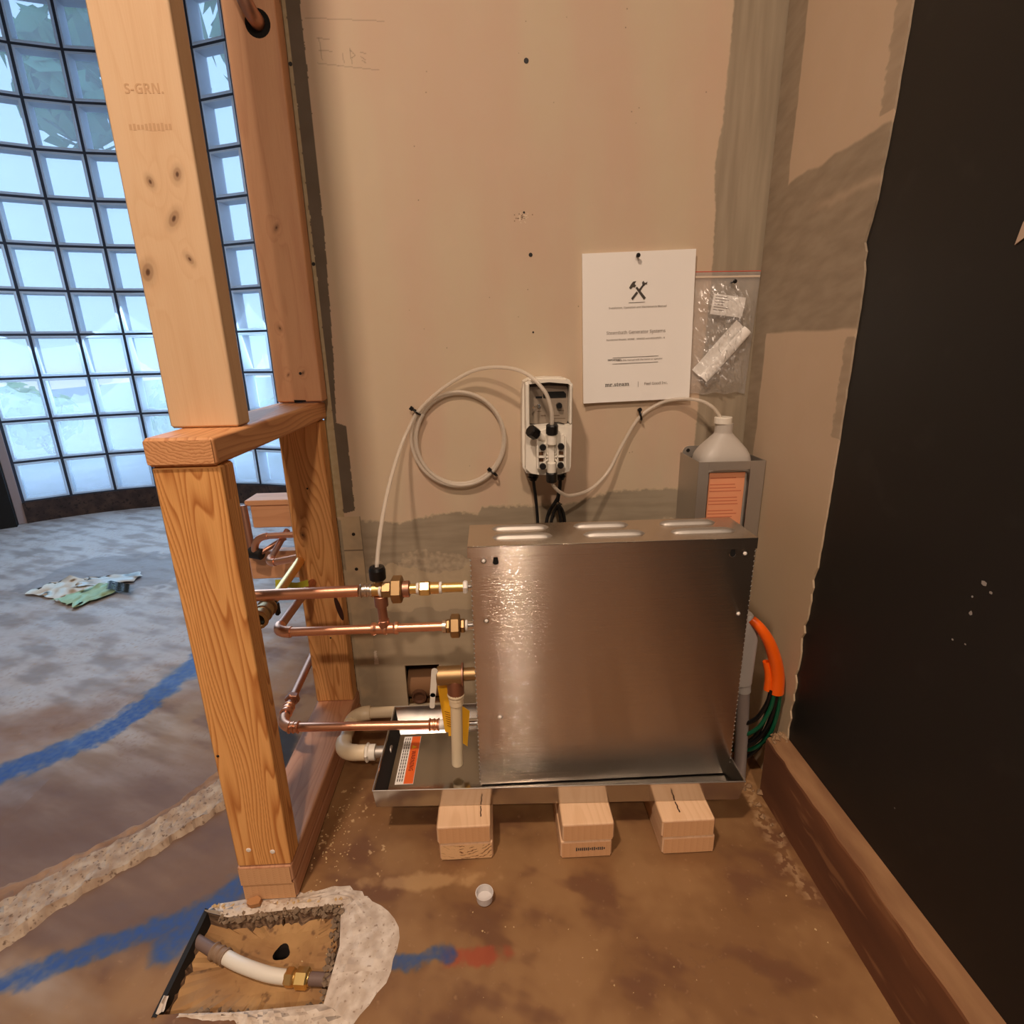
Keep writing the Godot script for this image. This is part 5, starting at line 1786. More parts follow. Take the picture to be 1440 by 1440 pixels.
# a bent sheet of real thickness from a function of (u, w) in 0..1
func sheet(st: SurfaceTool, f: Callable, nu: int, nw: int, thick := 0.0005) -> void:
	var p := []
	var q := []
	for j in nw + 1:
		for i in nu + 1:
			var u := float(i) / nu
			var w := float(j) / nw
			var c: Vector3 = f.call(u, w)
			var du: Vector3 = f.call(minf(u + 0.01, 1.0), w) - f.call(maxf(u - 0.01, 0.0), w)
			var dw: Vector3 = f.call(u, minf(w + 0.01, 1.0)) - f.call(u, maxf(w - 0.01, 0.0))
			var n := du.cross(dw).normalized()
			p.append([c + n * thick * 0.5, n, Vector2(u, w)])
			q.append([c - n * thick * 0.5, -n, Vector2(u, w)])
	var w1 := nu + 1
	for g in [p, q]:
		for j in nw:
			for i in nu:
				var a: Array = g[j * w1 + i]
				var b: Array = g[j * w1 + i + 1]
				var c: Array = g[(j + 1) * w1 + i + 1]
				var d: Array = g[(j + 1) * w1 + i]
				tri(st, a[0], b[0], c[0], a[1], b[1], c[1], a[2], b[2], c[2])
				tri(st, a[0], c[0], d[0], a[1], c[1], d[1], a[2], c[2], d[2])
	var loop := []
	for i in nu:
		loop.append([i, i + 1])
		loop.append([nw * w1 + i, nw * w1 + i + 1])
	for j in nw:
		loop.append([j * w1, (j + 1) * w1])
		loop.append([j * w1 + nu, (j + 1) * w1 + nu])
	for e in loop:
		var a: Vector3 = p[e[0]][0]
		var b: Vector3 = p[e[1]][0]
		var c: Vector3 = q[e[1]][0]
		var d: Vector3 = q[e[0]][0]
		quad(st, a, b, c, d, (b - a).cross(d - a).normalized(), p[e[0]][2], p[e[1]][2], p[e[1]][2], p[e[0]][2])

# ---------------------------------------------------------------- dosing pump on the wall
func pump() -> void:
	var t := thing("dosing_pump", "small white dosing pump on the wall between the coiled tube and the paper manual", "pump", Vector3(0.116, 0.735, -1.2))
	var st := nb()
	# backing shell, a little to the left of and behind the front shell
	var shell := PackedVector2Array([Vector2(0.064, 0.650), Vector2(0.072, 0.636), Vector2(0.120, 0.630), Vector2(0.163, 0.639), Vector2(0.1665, 0.648), Vector2(0.1690, 0.735), Vector2(0.1690, 0.815), Vector2(0.163, 0.829), Vector2(0.152, 0.833), Vector2(0.116, 0.8345), Vector2(0.080, 0.832), Vector2(0.069, 0.826), Vector2(0.066, 0.812), Vector2(0.064, 0.735)])
	extrude(st, shell, -1.1995, -1.135, face(Vector3.ZERO))
	obj("back_shell", st, M.white_plastic, t)
	st = nb()
	var front := PackedVector2Array([Vector2(0.0685, 0.653), Vector2(0.080, 0.6425), Vector2(0.100, 0.6385), Vector2(0.118, 0.638), Vector2(0.140, 0.639), Vector2(0.160, 0.645), Vector2(0.1625, 0.655), Vector2(0.1640, 0.742)])
	var top := PackedVector2Array([Vector2(0.150, 0.7385), Vector2(0.118, 0.7425), Vector2(0.085, 0.7400), Vector2(0.0715, 0.738), Vector2(0.070, 0.730)])
	front.append_array(top)
	extrude(st, front, -1.136, -1.102, face(Vector3.ZERO))
	obj("front_shell", st, M.white_plastic, t)
	# raised hood round the control panel
	st = nb()
	for b in [[Vector3(0.0695, 0.735, -1.136), Vector3(0.0785, 0.826, -1.104)], [Vector3(0.1590, 0.742, -1.136), Vector3(0.1655, 0.822, -1.106)]]:
		box(st, b[0], b[1], 0.003)
	extrude(st, PackedVector2Array([Vector2(0.0700, 0.820), Vector2(0.0785, 0.8235), Vector2(0.118, 0.8265), Vector2(0.156, 0.8225), Vector2(0.1655, 0.815), Vector2(0.1655, 0.822), Vector2(0.157, 0.8300), Vector2(0.118, 0.8320), Vector2(0.078, 0.8305), Vector2(0.070, 0.826)]), -1.136, -1.108, face(Vector3.ZERO))
	obj("hood", st, M.white_plastic, t)
	st = nb()
	extrude(st, PackedVector2Array([Vector2(0.0785, 0.741), Vector2(0.098, 0.7395), Vector2(0.140, 0.7425), Vector2(0.157, 0.7365), Vector2(0.1605, 0.744), Vector2(0.1605, 0.818), Vector2(0.156, 0.8235), Vector2(0.118, 0.8262), Vector2(0.0785, 0.8235)]), -1.1355, -1.1305, face(Vector3.ZERO))
	obj("bezel", st, mat(Color(0.20, 0.15, 0.11), 0.5), t)
	st = nb()
	extrude(st, PackedVector2Array([Vector2(0.0800, 0.7430), Vector2(0.098, 0.7415), Vector2(0.140, 0.7445), Vector2(0.156, 0.7395), Vector2(0.1585, 0.746), Vector2(0.1585, 0.812), Vector2(0.155, 0.8165), Vector2(0.118, 0.8185), Vector2(0.0800, 0.8160)]), -1.131, -1.1285, face(Vector3.ZERO))
	var pan := obj("control_panel", st, M.panel, t)
	st = nb()
	extrude(st, PackedVector2Array([Vector2(0.108, 0.7935), Vector2(0.155, 0.7935), Vector2(0.155, 0.8015), Vector2(0.150, 0.8065), Vector2(0.108, 0.8065)]), -1.1286, -1.1278, face(Vector3.ZERO))
	obj("display", st, M.display, pan)
	st = nb()
	extrude(st, PackedVector2Array([Vector2(0.0925, 0.7935), Vector2(0.106, 0.7935), Vector2(0.106, 0.7975), Vector2(0.0925, 0.7975)]), -1.1286, -1.1278, face(Vector3.ZERO))
	obj("display", st, M.display, pan)
	st = nb()
	lathe(st, [Vector2(0, 0.010), Vector2(0.0048, 0.010), Vector2(0.0058, 0.0085), Vector2(0.0064, 0.0), Vector2(0.0064, -0.001)], axis(Vector3(0.1405, 0.778, -1.1285), Vector3(0, 0, 1)), 20)
	obj("knob", st, M.black_plastic, pan)
	st = nb()
	lathe(st, [Vector2(0, 0.003), Vector2(0.0038, 0.003), Vector2(0.0042, 0.0), Vector2(0.0042, -0.001)], axis(Vector3(0.0985, 0.7785, -1.1285), Vector3(0, 0, 1)), 16)
	tube(st, [Vector3(0.0985, 0.7785, -1.127), Vector3(0.0915, 0.7785, -1.114), Vector3(0.0860, 0.7778, -1.104)], 0.0021, 10)
	obj("toggle_switch", st, M.chrome, pan)
	for r in [[0.103, 0.757, 0.010, 0.0024], [0.122, 0.757, 0.020, 0.0016], [0.130, 0.751, 0.024, 0.0012], [0.095, 0.7665, 0.009, 0.0012], [0.140, 0.767, 0.011, 0.0012], [0.122, 0.7835, 0.004, 0.0012]]:
		st = nb()
		box(st, Vector3(r[0], r[1], -1.1287), Vector3(r[0] + r[2], r[1] + r[3], -1.1281), 0.0)
		obj("panel_print", st, mat(Color(0.42, 0.35, 0.28), 0.7), pan)
	# pump head: ribbed square with four black screws
	st = nb()
	extrude(st, rounded(0.0600, 0.0700, 0.007, 4, Vector2(0.1200, 0.6890)), -1.103, -1.088, face(Vector3.ZERO))
	box(st, Vector3(0.1135, 0.655, -1.089), Vector3(0.1265, 0.728, -1.0795), 0.002)
	box(st, Vector3(0.0915, 0.6785, -1.089), Vector3(0.1485, 0.6815, -1.0815), 0.0005)
	for s in [-1, 1]:
		box(st, Vector3(0.12 + s * 0.0125 - 0.0013, 0.658, -1.089), Vector3(0.12 + s * 0.0125 + 0.0013, 0.708, -1.0815), 0.0004)
		box(st, Vector3(0.12 + s * 0.0282 - 0.0018, 0.657, -1.089), Vector3(0.12 + s * 0.0282 + 0.0018, 0.722, -1.0815), 0.0004)
		for q in [-1, 1]:
			var a := Vector3(0.12 + s * 0.005, 0.680 + q * 0.003, -1.0855)
			var b := Vector3(0.12 + s * 0.0175, 0.680 + q * 0.0155, -1.0855)
			tube(st, [a, b], 0.0026, 6)
	var head := obj("pump_head", st, M.white_plastic, t)
	var recess_mat := mat(Color(0.35, 0.24, 0.14), 0.9)
	for s in [-1, 1]:
		for q in [-1, 1]:
			st = nb()
			box(st, Vector3(0.12 + s * 0.0205 - 0.0045, 0.680 + q * 0.0065 - 0.0035, -1.0885), Vector3(0.12 + s * 0.0205 + 0.0045, 0.680 + q * 0.0065 + 0.0035, -1.0872), 0.0)
			obj("recess", st, recess_mat, head)
	for s in [[0.1025, 0.7005], [0.1390, 0.7015], [0.1025, 0.6615], [0.1385, 0.6625]]:
		st = nb()
		lathe(st, [Vector2(0, 0.0068), Vector2(0.0055, 0.0068), Vector2(0.0066, 0.0055), Vector2(0.0066, 0.0)], axis(Vector3(s[0], s[1], -1.0835), Vector3(0, 0, 1)), 20)
		obj("head_screw", st, M.black_plastic, head)
	# upper collar and the black tube nut, lower collar and its nut
	part_cyl("collar", Vector3(0.1205, 0.706, -1.080), Vector3(0.1205, 0.727, -1.080), 0.0100, M.white_plastic, t)
	st = nb()
	extrude(st, PackedVector2Array([Vector2(0.094, 0.722), Vector2(0.147, 0.718), Vector2(0.140, 0.729), Vector2(0.128, 0.735), Vector2(0.110, 0.735), Vector2(0.097, 0.731)]), -1.103, -1.089, face(Vector3.ZERO))
	obj("shoulder", st, M.white_plastic, t)
	st = nb()
	hexnut(st, Vector3(0.1205, 0.7265, -1.079), Vector3(0.1205, 0.7465, -1.077), 0.0122, 0.2, 12)
	obj("tube_nut", st, M.black_plastic, t)
	st = nb()
	hexnut(st, Vector3(0.0905, 0.7255, -1.084), Vector3(0.0755, 0.7370, -1.074), 0.0125, 0.3, 8)
	obj("vent_cap", st, M.black_plastic, t)
	part_cyl("vent_stub", Vector3(0.104, 0.7165, -1.092), Vector3(0.088, 0.7275, -1.082), 0.0075, M.white_plastic, t)
	part_cyl("collar", Vector3(0.1205, 0.669, -1.081), Vector3(0.1205, 0.648, -1.083), 0.0090, M.white_plastic, t)
	st = nb()
	hexnut(st, Vector3(0.1205, 0.6490, -1.083), Vector3(0.1212, 0.6275, -1.085), 0.0118, 0.2, 12)
	obj("tube_nut", st, M.black_plastic, t)
	for x in [0.0880, 0.1480]:
		st = nb()
		hexnut(st, Vector3(x, 0.640, -1.155), Vector3(x, 0.6225, -1.155), 0.0118, 0.1, 8)
		lathe(st, [Vector2(0.0118, 0), Vector2(0.0075, 0.008), Vector2(0, 0.008)], axis(Vector3(x, 0.6225, -1.155), Vector3(0, -1, 0)), 16)
		obj("cable_gland", st, M.black_plastic, t)
	# power leads
	var c := thing("power_cord", "black power cord folded in a loop below the white dosing pump", "cord", Vector3(0.12, 0.58, -1.17))
	part_tube("lead", smooth([Vector3(0.0885, 0.628, -1.155), Vector3(0.0895, 0.605, -1.155), Vector3(0.0935, 0.575, -1.160), Vector3(0.0985, 0.520, -1.172), Vector3(0.100, 0.455, -1.175), Vector3(0.100, 0.36, -1.180)], 6), 0.0036, M.black_rubber, c, 10)
	part_tube("lead", smooth([Vector3(0.1475, 0.622, -1.155), Vector3(0.1475, 0.600, -1.160), Vector3(0.1460, 0.575, -1.172), Vector3(0.1450, 0.560, -1.178)], 6), 0.0042, M.black_rubber, c, 10)
	part_tube("cord_loop", smooth([Vector3(0.1450, 0.566, -1.178), Vector3(0.137, 0.552, -1.180), Vector3(0.1255, 0.532, -1.182), Vector3(0.1200, 0.505, -1.182), Vector3(0.1210, 0.460, -1.182), Vector3(0.1380, 0.425, -1.180), Vector3(0.1590, 0.460, -1.176), Vector3(0.1610, 0.505, -1.176), Vector3(0.1560, 0.535, -1.176), Vector3(0.146, 0.552, -1.178)], 6), 0.0040, M.black_rubber, c, 10)
	part_tube("cord_loop", smooth([Vector3(0.1440, 0.550, -1.172), Vector3(0.1330, 0.527, -1.172), Vector3(0.1290, 0.500, -1.172), Vector3(0.1320, 0.455, -1.172), Vector3(0.1480, 0.450, -1.168), Vector3(0.1520, 0.500, -1.168), Vector3(0.1490, 0.530, -1.168), Vector3(0.1445, 0.549, -1.170)], 6), 0.0036, M.black_rubber, c, 10)
	st = nb()
	tube(st, [Vector3(0.138, 0.5540, -1.170), Vector3(0.1455, 0.5525, -1.165), Vector3(0.153, 0.5540, -1.170), Vector3(0.1455, 0.5555, -1.188), Vector3(0.138, 0.5540, -1.170)], 0.0012, 6)
	obj("wire_tie", st, M.black_rubber, c)

# ---------------------------------------------------------------- clear tubing, ties and clip
func tubing() -> void:
	var t := thing("plastic_tubing", "translucent white tube coiled on the wall, from the pump to the black-capped brass fitting", "tube", Vector3(-0.07, 0.6, -1.19))
	var r := 0.0040
	part_tube("tube_run", smooth([Vector3(0.1205, 0.742, -1.077), Vector3(0.1190, 0.774, -1.076), Vector3(0.1105, 0.803, -1.078), Vector3(0.098, 0.8215, -1.087), Vector3(0.079, 0.8400, -1.106), Vector3(0.048, 0.8530, -1.130), Vector3(0.002, 0.8555, -1.155), Vector3(-0.042, 0.8460, -1.172), Vector3(-0.097, 0.816, -1.183), Vector3(-0.137, 0.785, -1.186), Vector3(-0.162, 0.760, -1.186)], 8), r, M.tube, t, 12)
	var turn := func(r0: float, r1: float, a0: float, a1: float, z0: float, z1: float, c0: Vector2, c1: Vector2) -> Array:
		var out := []
		var n := 56
		for k in n + 1:
			var s := float(k) / n
			var a := deg_to_rad(lerpf(a0, a1, s))
			var rr := lerpf(r0, r1, s)
			var c := c0.lerp(c1, s)
			out.append(Vector3(c.x + cos(a) * rr, c.y + sin(a) * rr * 1.03, lerpf(z0, z1, s)))
		return out
	var c := Vector2(-0.0725, 0.7025)
	part_tube("tube_coil", turn.call(0.1035, 0.0985, 146.0, 506.0, -1.186, -1.193, c, c + Vector2(0.001, 0.001)), r, M.tube, t, 12)
	part_tube("tube_coil", turn.call(0.0985, 0.0950, 146.0, 506.0, -1.193, -1.1945, c + Vector2(0.001, 0.001), c + Vector2(0.003, 0.001)), r, M.tube, t, 12)
	part_tube("tube_coil", turn.call(0.0960, 0.1010, 146.0, 320.0, -1.188, -1.1860, c + Vector2(0.006, 0.002), c), r, M.tube, t, 12)
	part_tube("tube_run", smooth([Vector3(-0.160, 0.764, -1.186), Vector3(-0.172, 0.742, -1.182), Vector3(-0.192, 0.703, -1.166), Vector3(-0.208, 0.650, -1.110), Vector3(-0.2150, 0.597, -1.030), Vector3(-0.2150, 0.556, -0.962), Vector3(-0.2140, 0.520, -0.917), Vector3(-0.2138, 0.512, -0.914)], 8), r, M.tube, t, 12)
	var s := thing("suction_tube", "thin white tube from the pump bottom behind the manual to the bottle cap", "tube", Vector3(0.3, 0.68, -1.18))
	part_tube("tube_run", smooth([Vector3(0.1212, 0.628, -1.085), Vector3(0.1265, 0.617, -1.085), Vector3(0.140, 0.603, -1.090), Vector3(0.164, 0.590, -1.110), Vector3(0.213, 0.592, -1.150), Vector3(0.256, 0.625, -1.172), Vector3(0.290, 0.684, -1.186), Vector3(0.326, 0.742, -1.190), Vector3(0.370, 0.771, -1.190), Vector3(0.411, 0.780, -1.182), Vector3(0.446, 0.778, -1.158), Vector3(0.470, 0.764, -1.144), Vector3(0.487, 0.742, -1.140), Vector3(0.490, 0.735, -1.140)], 8), 0.0038, M.tube, s, 12)
	for q in [[-0.1600, 0.7655, 38.0, "black cable tie at the upper left of the tube coil"], [0.0020, 0.6265, -42.0, "black cable tie at the lower right of the tube coil"]]:
		var k := thing("cable_tie", q[3], "cable tie", Vector3(q[0], q[1], -1.187), "cable ties on the tube coil")
		var a := deg_to_rad(q[2])
		var fr := Transform3D(Basis(Vector3(0, 0, 1), a), Vector3(q[0], q[1], -1.1885))
		if q[2] > 0:
			fr = Transform3D(Basis(Vector3(0, 0, 1), deg_to_rad(-38.0)), Vector3(q[0], q[1], -1.1885))
		var st := nb()
		var path := []
		for i in 17:
			var b := TAU * i / 16
			path.append(fr * Vector3(cos(b) * 0.0098, 0, sin(b) * 0.0085))
		tube(st, path, 0.0021, 6, false)
		obj("strap", st, M.black_plastic, k)
		st = nb()
		box(st, Vector3(-0.0165, -0.0042, -0.001), Vector3(-0.0085, 0.0042, 0.006), 0.0008, 1, fr)
		obj("tie_head", st, M.black_plastic, k)
	var cl := thing("cable_clip", "small black nail-in clip holding the thin tube just below the paper manual", "clip", Vector3(0.3265, 0.745, -1.19))
	var st := nb()
	lathe(st, [Vector2(0, 0.0045), Vector2(0.0035, 0.0045), Vector2(0.0046, 0.003), Vector2(0.0046, 0.0)], axis(Vector3(0.3245, 0.7585, -1.1855), Vector3(0.1, 0.2, 1)), 14)
	obj("nail_head", st, M.black_plastic, cl)
	st = nb()
	tube(st, smooth([Vector3(0.3245, 0.757, -1.188), Vector3(0.3260, 0.750, -1.1845), Vector3(0.3285, 0.7420, -1.1842), Vector3(0.3305, 0.7370, -1.188), Vector3(0.331, 0.7360, -1.196)], 4), 0.0024, 8)
	tube(st, [Vector3(0.3243, 0.757, -1.1865), Vector3(0.3243, 0.757, -1.1998)], 0.0018, 8)
	obj("clip_body", st, M.black_plastic, cl)

# ---------------------------------------------------------------- manual, bag and pins
func pin(at: Vector3, label: String) -> void:
	var t := thing("screw", label, "screw", at, "black screws used as pins")
	var st := nb()
	lathe(st, [Vector2(0.0, 0.003), Vector2(0.0028, 0.0028), Vector2(0.0042, 0.0015), Vector2(0.0044, 0.0), Vector2(0.0, -0.0008)], axis(at + Vector3(0, 0, 0.009), Vector3(0.15, 0.1, 1)), 16)
	obj("head", st, M.black_plastic, t)
	st = nb()
	cyl(st, Vector3(at.x - 0.0015, at.y - 0.001, -1.204), at + Vector3(0, 0, 0.009), 0.0018, 10)
	obj("shank", st, M.black_plastic, t)

func papers() -> void:
	var c := Vector3(0.3130, 0.9265, -1.1935)
	var fr := Transform3D(Basis(Vector3(0, 0, 1), deg_to_rad(1.5)), c)
	var t := thing("paper_manual", "white printed installation manual pinned to the wall right of the pump", "manual", c)
	var w := 0.232
	var h := 0.2975
	var st := nb()
	box(st, Vector3(-w / 2 + 0.001, -h / 2 + 0.0005, -0.0060), Vector3(w / 2 - 0.0012, h / 2 - 0.001, 0.0030), 0.0008, 1, fr)
	obj("pages", st, M.paper, t)
	st = nb()
	var cover := func(u: float, v: float) -> Vector3:
		var lift := 0.005 * pow(maxf(0.0, absf(u - 0.52) - 0.36) / 0.15, 2.0) * v * 0.6 + 0.0004 * sin(u * 5.0 + v * 3.0) * sin(v * PI)
		return fr * Vector3(-w / 2 + u * w, h / 2 - v * h, 0.0040 + lift)
	sheet(st, cover, 16, 18)
	obj("cover_sheet", st, M.paper, t)
	var on := func(x: float, y: float) -> Transform3D:   # where (x, y) on the wall falls on the cover
		var p: Vector3 = fr.affine_inverse() * Vector3(x, y, c.z)
		var q: Vector3 = cover.call(clampf((p.x + w / 2) / w, 0, 1), clampf((h / 2 - p.y) / h, 0, 1))
		return Transform3D(fr.basis, q + Vector3(0, 0, 0.0009))
	text("print_line", "Installation, Operation and Maintenance Manual", 0.0040, on.call(0.311, 0.9695), M.ink_pale, t)
	text("print_line", "Steambath Generator Systems", 0.0066, on.call(0.3095, 0.9205), M.ink_pale, t)
	text("print_line", "Residential Models: MS90E - MS400E and MSSUPER1 - 6", 0.0036, on.call(0.3095, 0.9065), M.ink_pale, t)
	text("print_line", "IMPORTANT:", 0.0030, on.call(0.2660, 0.8645), M.ink, t, false, true)
	text("print_line", "Leave this manual with the owner or operator", 0.0026, on.call(0.3200, 0.8645), M.ink_pale, t)
	text("print_line", "mr.steam", 0.0078, on.call(0.2735, 0.8135), M.ink, t, true, true)
	text("print_line", "|", 0.0085, on.call(0.3195, 0.8140), M.ink_pale, t)
	text("print_line", "Feel Good Inc.", 0.0058, on.call(0.3580, 0.8145), M.ink_pale, t)
	for r in [[0.3085, 0.9785, 0.034, 0.0007], [0.311, 0.8700, 0.098, 0.0007], [0.311, 0.8575, 0.098, 0.0007]]:
		st = nb()
		box(st, Vector3(-r[2] / 2, -r[3] / 2, 0), Vector3(r[2] / 2, r[3] / 2, 0.0003), 0.0, 1, on.call(r[0], r[1]))
		obj("print_rule", st, M.ink, t)
	# crossed hammer and wrench
	var ic: Transform3D = on.call(0.3090, 1.0020)
	st = nb()
	var s := 0.0011
	for p in [
		[Vector2(-12, -14), Vector2(-9, -17), Vector2(1, -5), Vector2(-2, -2)],
		[Vector2(2, 1), Vector2(5, -2), Vector2(12, 8), Vector2(10, 10)],
		[Vector2(9, 8), Vector2(12, 7), Vector2(15, 10), Vector2(17, 9), Vector2(18, 14), Vector2(15, 12), Vector2(12, 13), Vector2(11, 16), Vector2(8, 13)],
		[Vector2(-4, 4), Vector2(-1, 6), Vector2(16, -14), Vector2(12, -17)],
		[Vector2(-16, 5), Vector2(-13, 2), Vector2(-9, 6), Vector2(-6, 5), Vector2(-3, 8), Vector2(-6, 11), Vector2(-3, 16), Vector2(-9, 15), Vector2(-13, 10)]]:
		var poly := PackedVector2Array()
		for v in p:
			poly.append(v * s)
		extrude(st, poly, 0.0, 0.0003, ic)
	obj("tools_emblem", st, M.ink, t)
	pin(Vector3(0.3050, 1.0665, -1.1890), "black screw pinning the top of the white paper manual")
	# zip bag with what is in it
	rng.seed = 41
	var nz := noise(16.0, 88, 3)
	var b := thing("zip_bag", "clear plastic zip bag with a red top line pinned beside the paper manual", "bag", Vector3(0.5, 0.91, -1.19))
	for side in 2:
		st = nb()
		var z0 := -1.1970 if side == 0 else -1.1800
		sheet(st, func(u: float, v: float) -> Vector3:
			var x := 0.4300 + u * 0.1365 + v * 0.004 * (1.0 - u) - v * 0.008 * u
			var y := 1.0370 - v * 0.2480 + 0.010 * maxf(0.0, v - 0.8) * sin(u * 17.0)
			var e := nz.get_noise_2d(x * 3.0 + side * 9.0, y * 3.0)
			var swell := sin(u * PI) * smoothstep(0.05, 0.3, v) * smoothstep(1.0, 0.9, v)
			return Vector3(x, y, lerpf(-1.1965, z0, swell) + (0.006 * e + 0.011 * pow(1.0 - absf(nz.get_noise_2d(x * 1.9 + side * 5.0, y * 1.5 + x)), 4.0) + 0.004 * nz.get_noise_2d(x * 6.0, y * 4.5)) * swell * (0.15 if side == 0 else 1.0) + (0.001 if side == 1 else 0.0)), 40, 60, 0.0002)
		obj("film", st, M.film, b)
	st = nb()
	box(st, Vector3(0.4300, 1.0350, -1.1967), Vector3(0.5665, 1.0366, -1.1950), 0.0004, 0)
	var zl := obj("zip_line", st, mat(Color(0.80, 0.28, 0.18), 0.5), b)
	zl.set_meta("label", "red line along the zip")
	st = nb()
	box(st, Vector3(0.4300, 1.0235, -1.1967), Vector3(0.5660, 1.0275, -1.1948), 0.0006, 0)
	obj("zip_line", st, mat(Color(0.85, 0.78, 0.70), 0.3), b)
	pin(Vector3(0.5075, 1.0150, -1.1900), "black screw pinning the top of the clear zip bag")
	var card := thing("label_card", "small white printed card in the upper half of the clear bag", "card", Vector3(0.5, 0.9685, -1.187))
	var cf := Transform3D(Basis(Vector3(0, 0, 1), deg_to_rad(-7.5)), Vector3(0.5, 0.9685, -1.187))
	st = nb()
	box(st, Vector3(-0.0345, -0.0200, 0), Vector3(0.0345, 0.0200, 0.0006), 0.0002, 0, cf)
	obj("sheet", st, M.paper, card)
	st = nb()
	rng.seed = 3
	for k in 6:
		var y := 0.0155 - k * 0.0052
		box(st, Vector3(-0.0300, y - 0.0009, 0.0006), Vector3(-0.0300 + rng.randf_range(0.014, 0.036), y + 0.0009, 0.0008), 0.0, 0, cf)
	obj("small_print", st, M.ink_pale, card)
	# rolled leaflet
	var roll := thing("rolled_leaflet", "rolled white leaflet lying slantwise in the lower half of the clear bag", "leaflet", Vector3(0.5, 0.87, -1.184))
	st = nb()
	var a := Vector3(0.4630, 0.8170, -1.1865)
	var e := Vector3(0.5500, 0.9170, -1.1865)
	var d := (e - a).normalized()
	var side_v := Vector3(-d.y, d.x, 0)
	sheet(st, func(u: float, v: float) -> Vector3:
		var p := a.lerp(e, v)
		if u < 0.35:
			var k := u / 0.35
			return p + side_v * lerpf(0.036, 0.006, k) + Vector3(0, 0, -0.0050 + 0.0015 * sin(v * 8.0) * (1.0 - k))
		var an := -PI / 2 - (u - 0.35) / 0.65 * TAU * 1.35
		var rr := 0.0085 - 0.0030 * (u - 0.35) / 0.65
		return p + side_v * (cos(an) * rr * 1.5 + 0.006) + Vector3(0, 0, sin(an) * rr * 0.72 + 0.0012), 30, 4, 0.0004)
	obj("sheet", st, M.paper, roll)

# ---------------------------------------------------------------- bottle and bracket
func loft(st: SurfaceTool, c: Vector3, rings: Array, n := 32) -> void:   # rings: [y, width, depth, squareness]
	var pts := []
	for r in rings:
		var row := []
		for k in n + 1:
			var a := TAU * k / n
			var ca := cos(a)
			var sa := sin(a)
			var p: float = 2.0 / r[3]
			row.append(c + Vector3(signf(ca) * pow(absf(ca), p) * r[1] / 2, r[0], signf(sa) * pow(absf(sa), p) * r[2] / 2))
		pts.append(row)
	var nr := func(i: int, k: int) -> Vector3:
		var du: Vector3 = pts[i][(k + 1) % n] - pts[i][(k + n - 1) % n]
		var dv: Vector3 = pts[mini(i + 1, pts.size() - 1)][k] - pts[maxi(i - 1, 0)][k]
		var m := dv.cross(du)
		var o: Vector3 = pts[i][k] - c
		m = m.normalized()
		return m if m.dot(Vector3(o.x, 0, o.z)) >= 0 else -m
	for i in pts.size() - 1:
		for k in n:
			tri(st, pts[i][k], pts[i][k + 1], pts[i + 1][k + 1], nr.call(i, k), nr.call(i, k + 1), nr.call(i + 1, k + 1))
			tri(st, pts[i][k], pts[i + 1][k + 1], pts[i + 1][k], nr.call(i, k), nr.call(i + 1, k + 1), nr.call(i + 1, k))
	for e in [0, pts.size() - 1]:
		var m: Vector3 = c + Vector3(0, rings[e][0], 0)
		for k in n:
			ftri(st, m, pts[e][k], pts[e][k + 1], Vector3.DOWN if e == 0 else Vector3.UP)

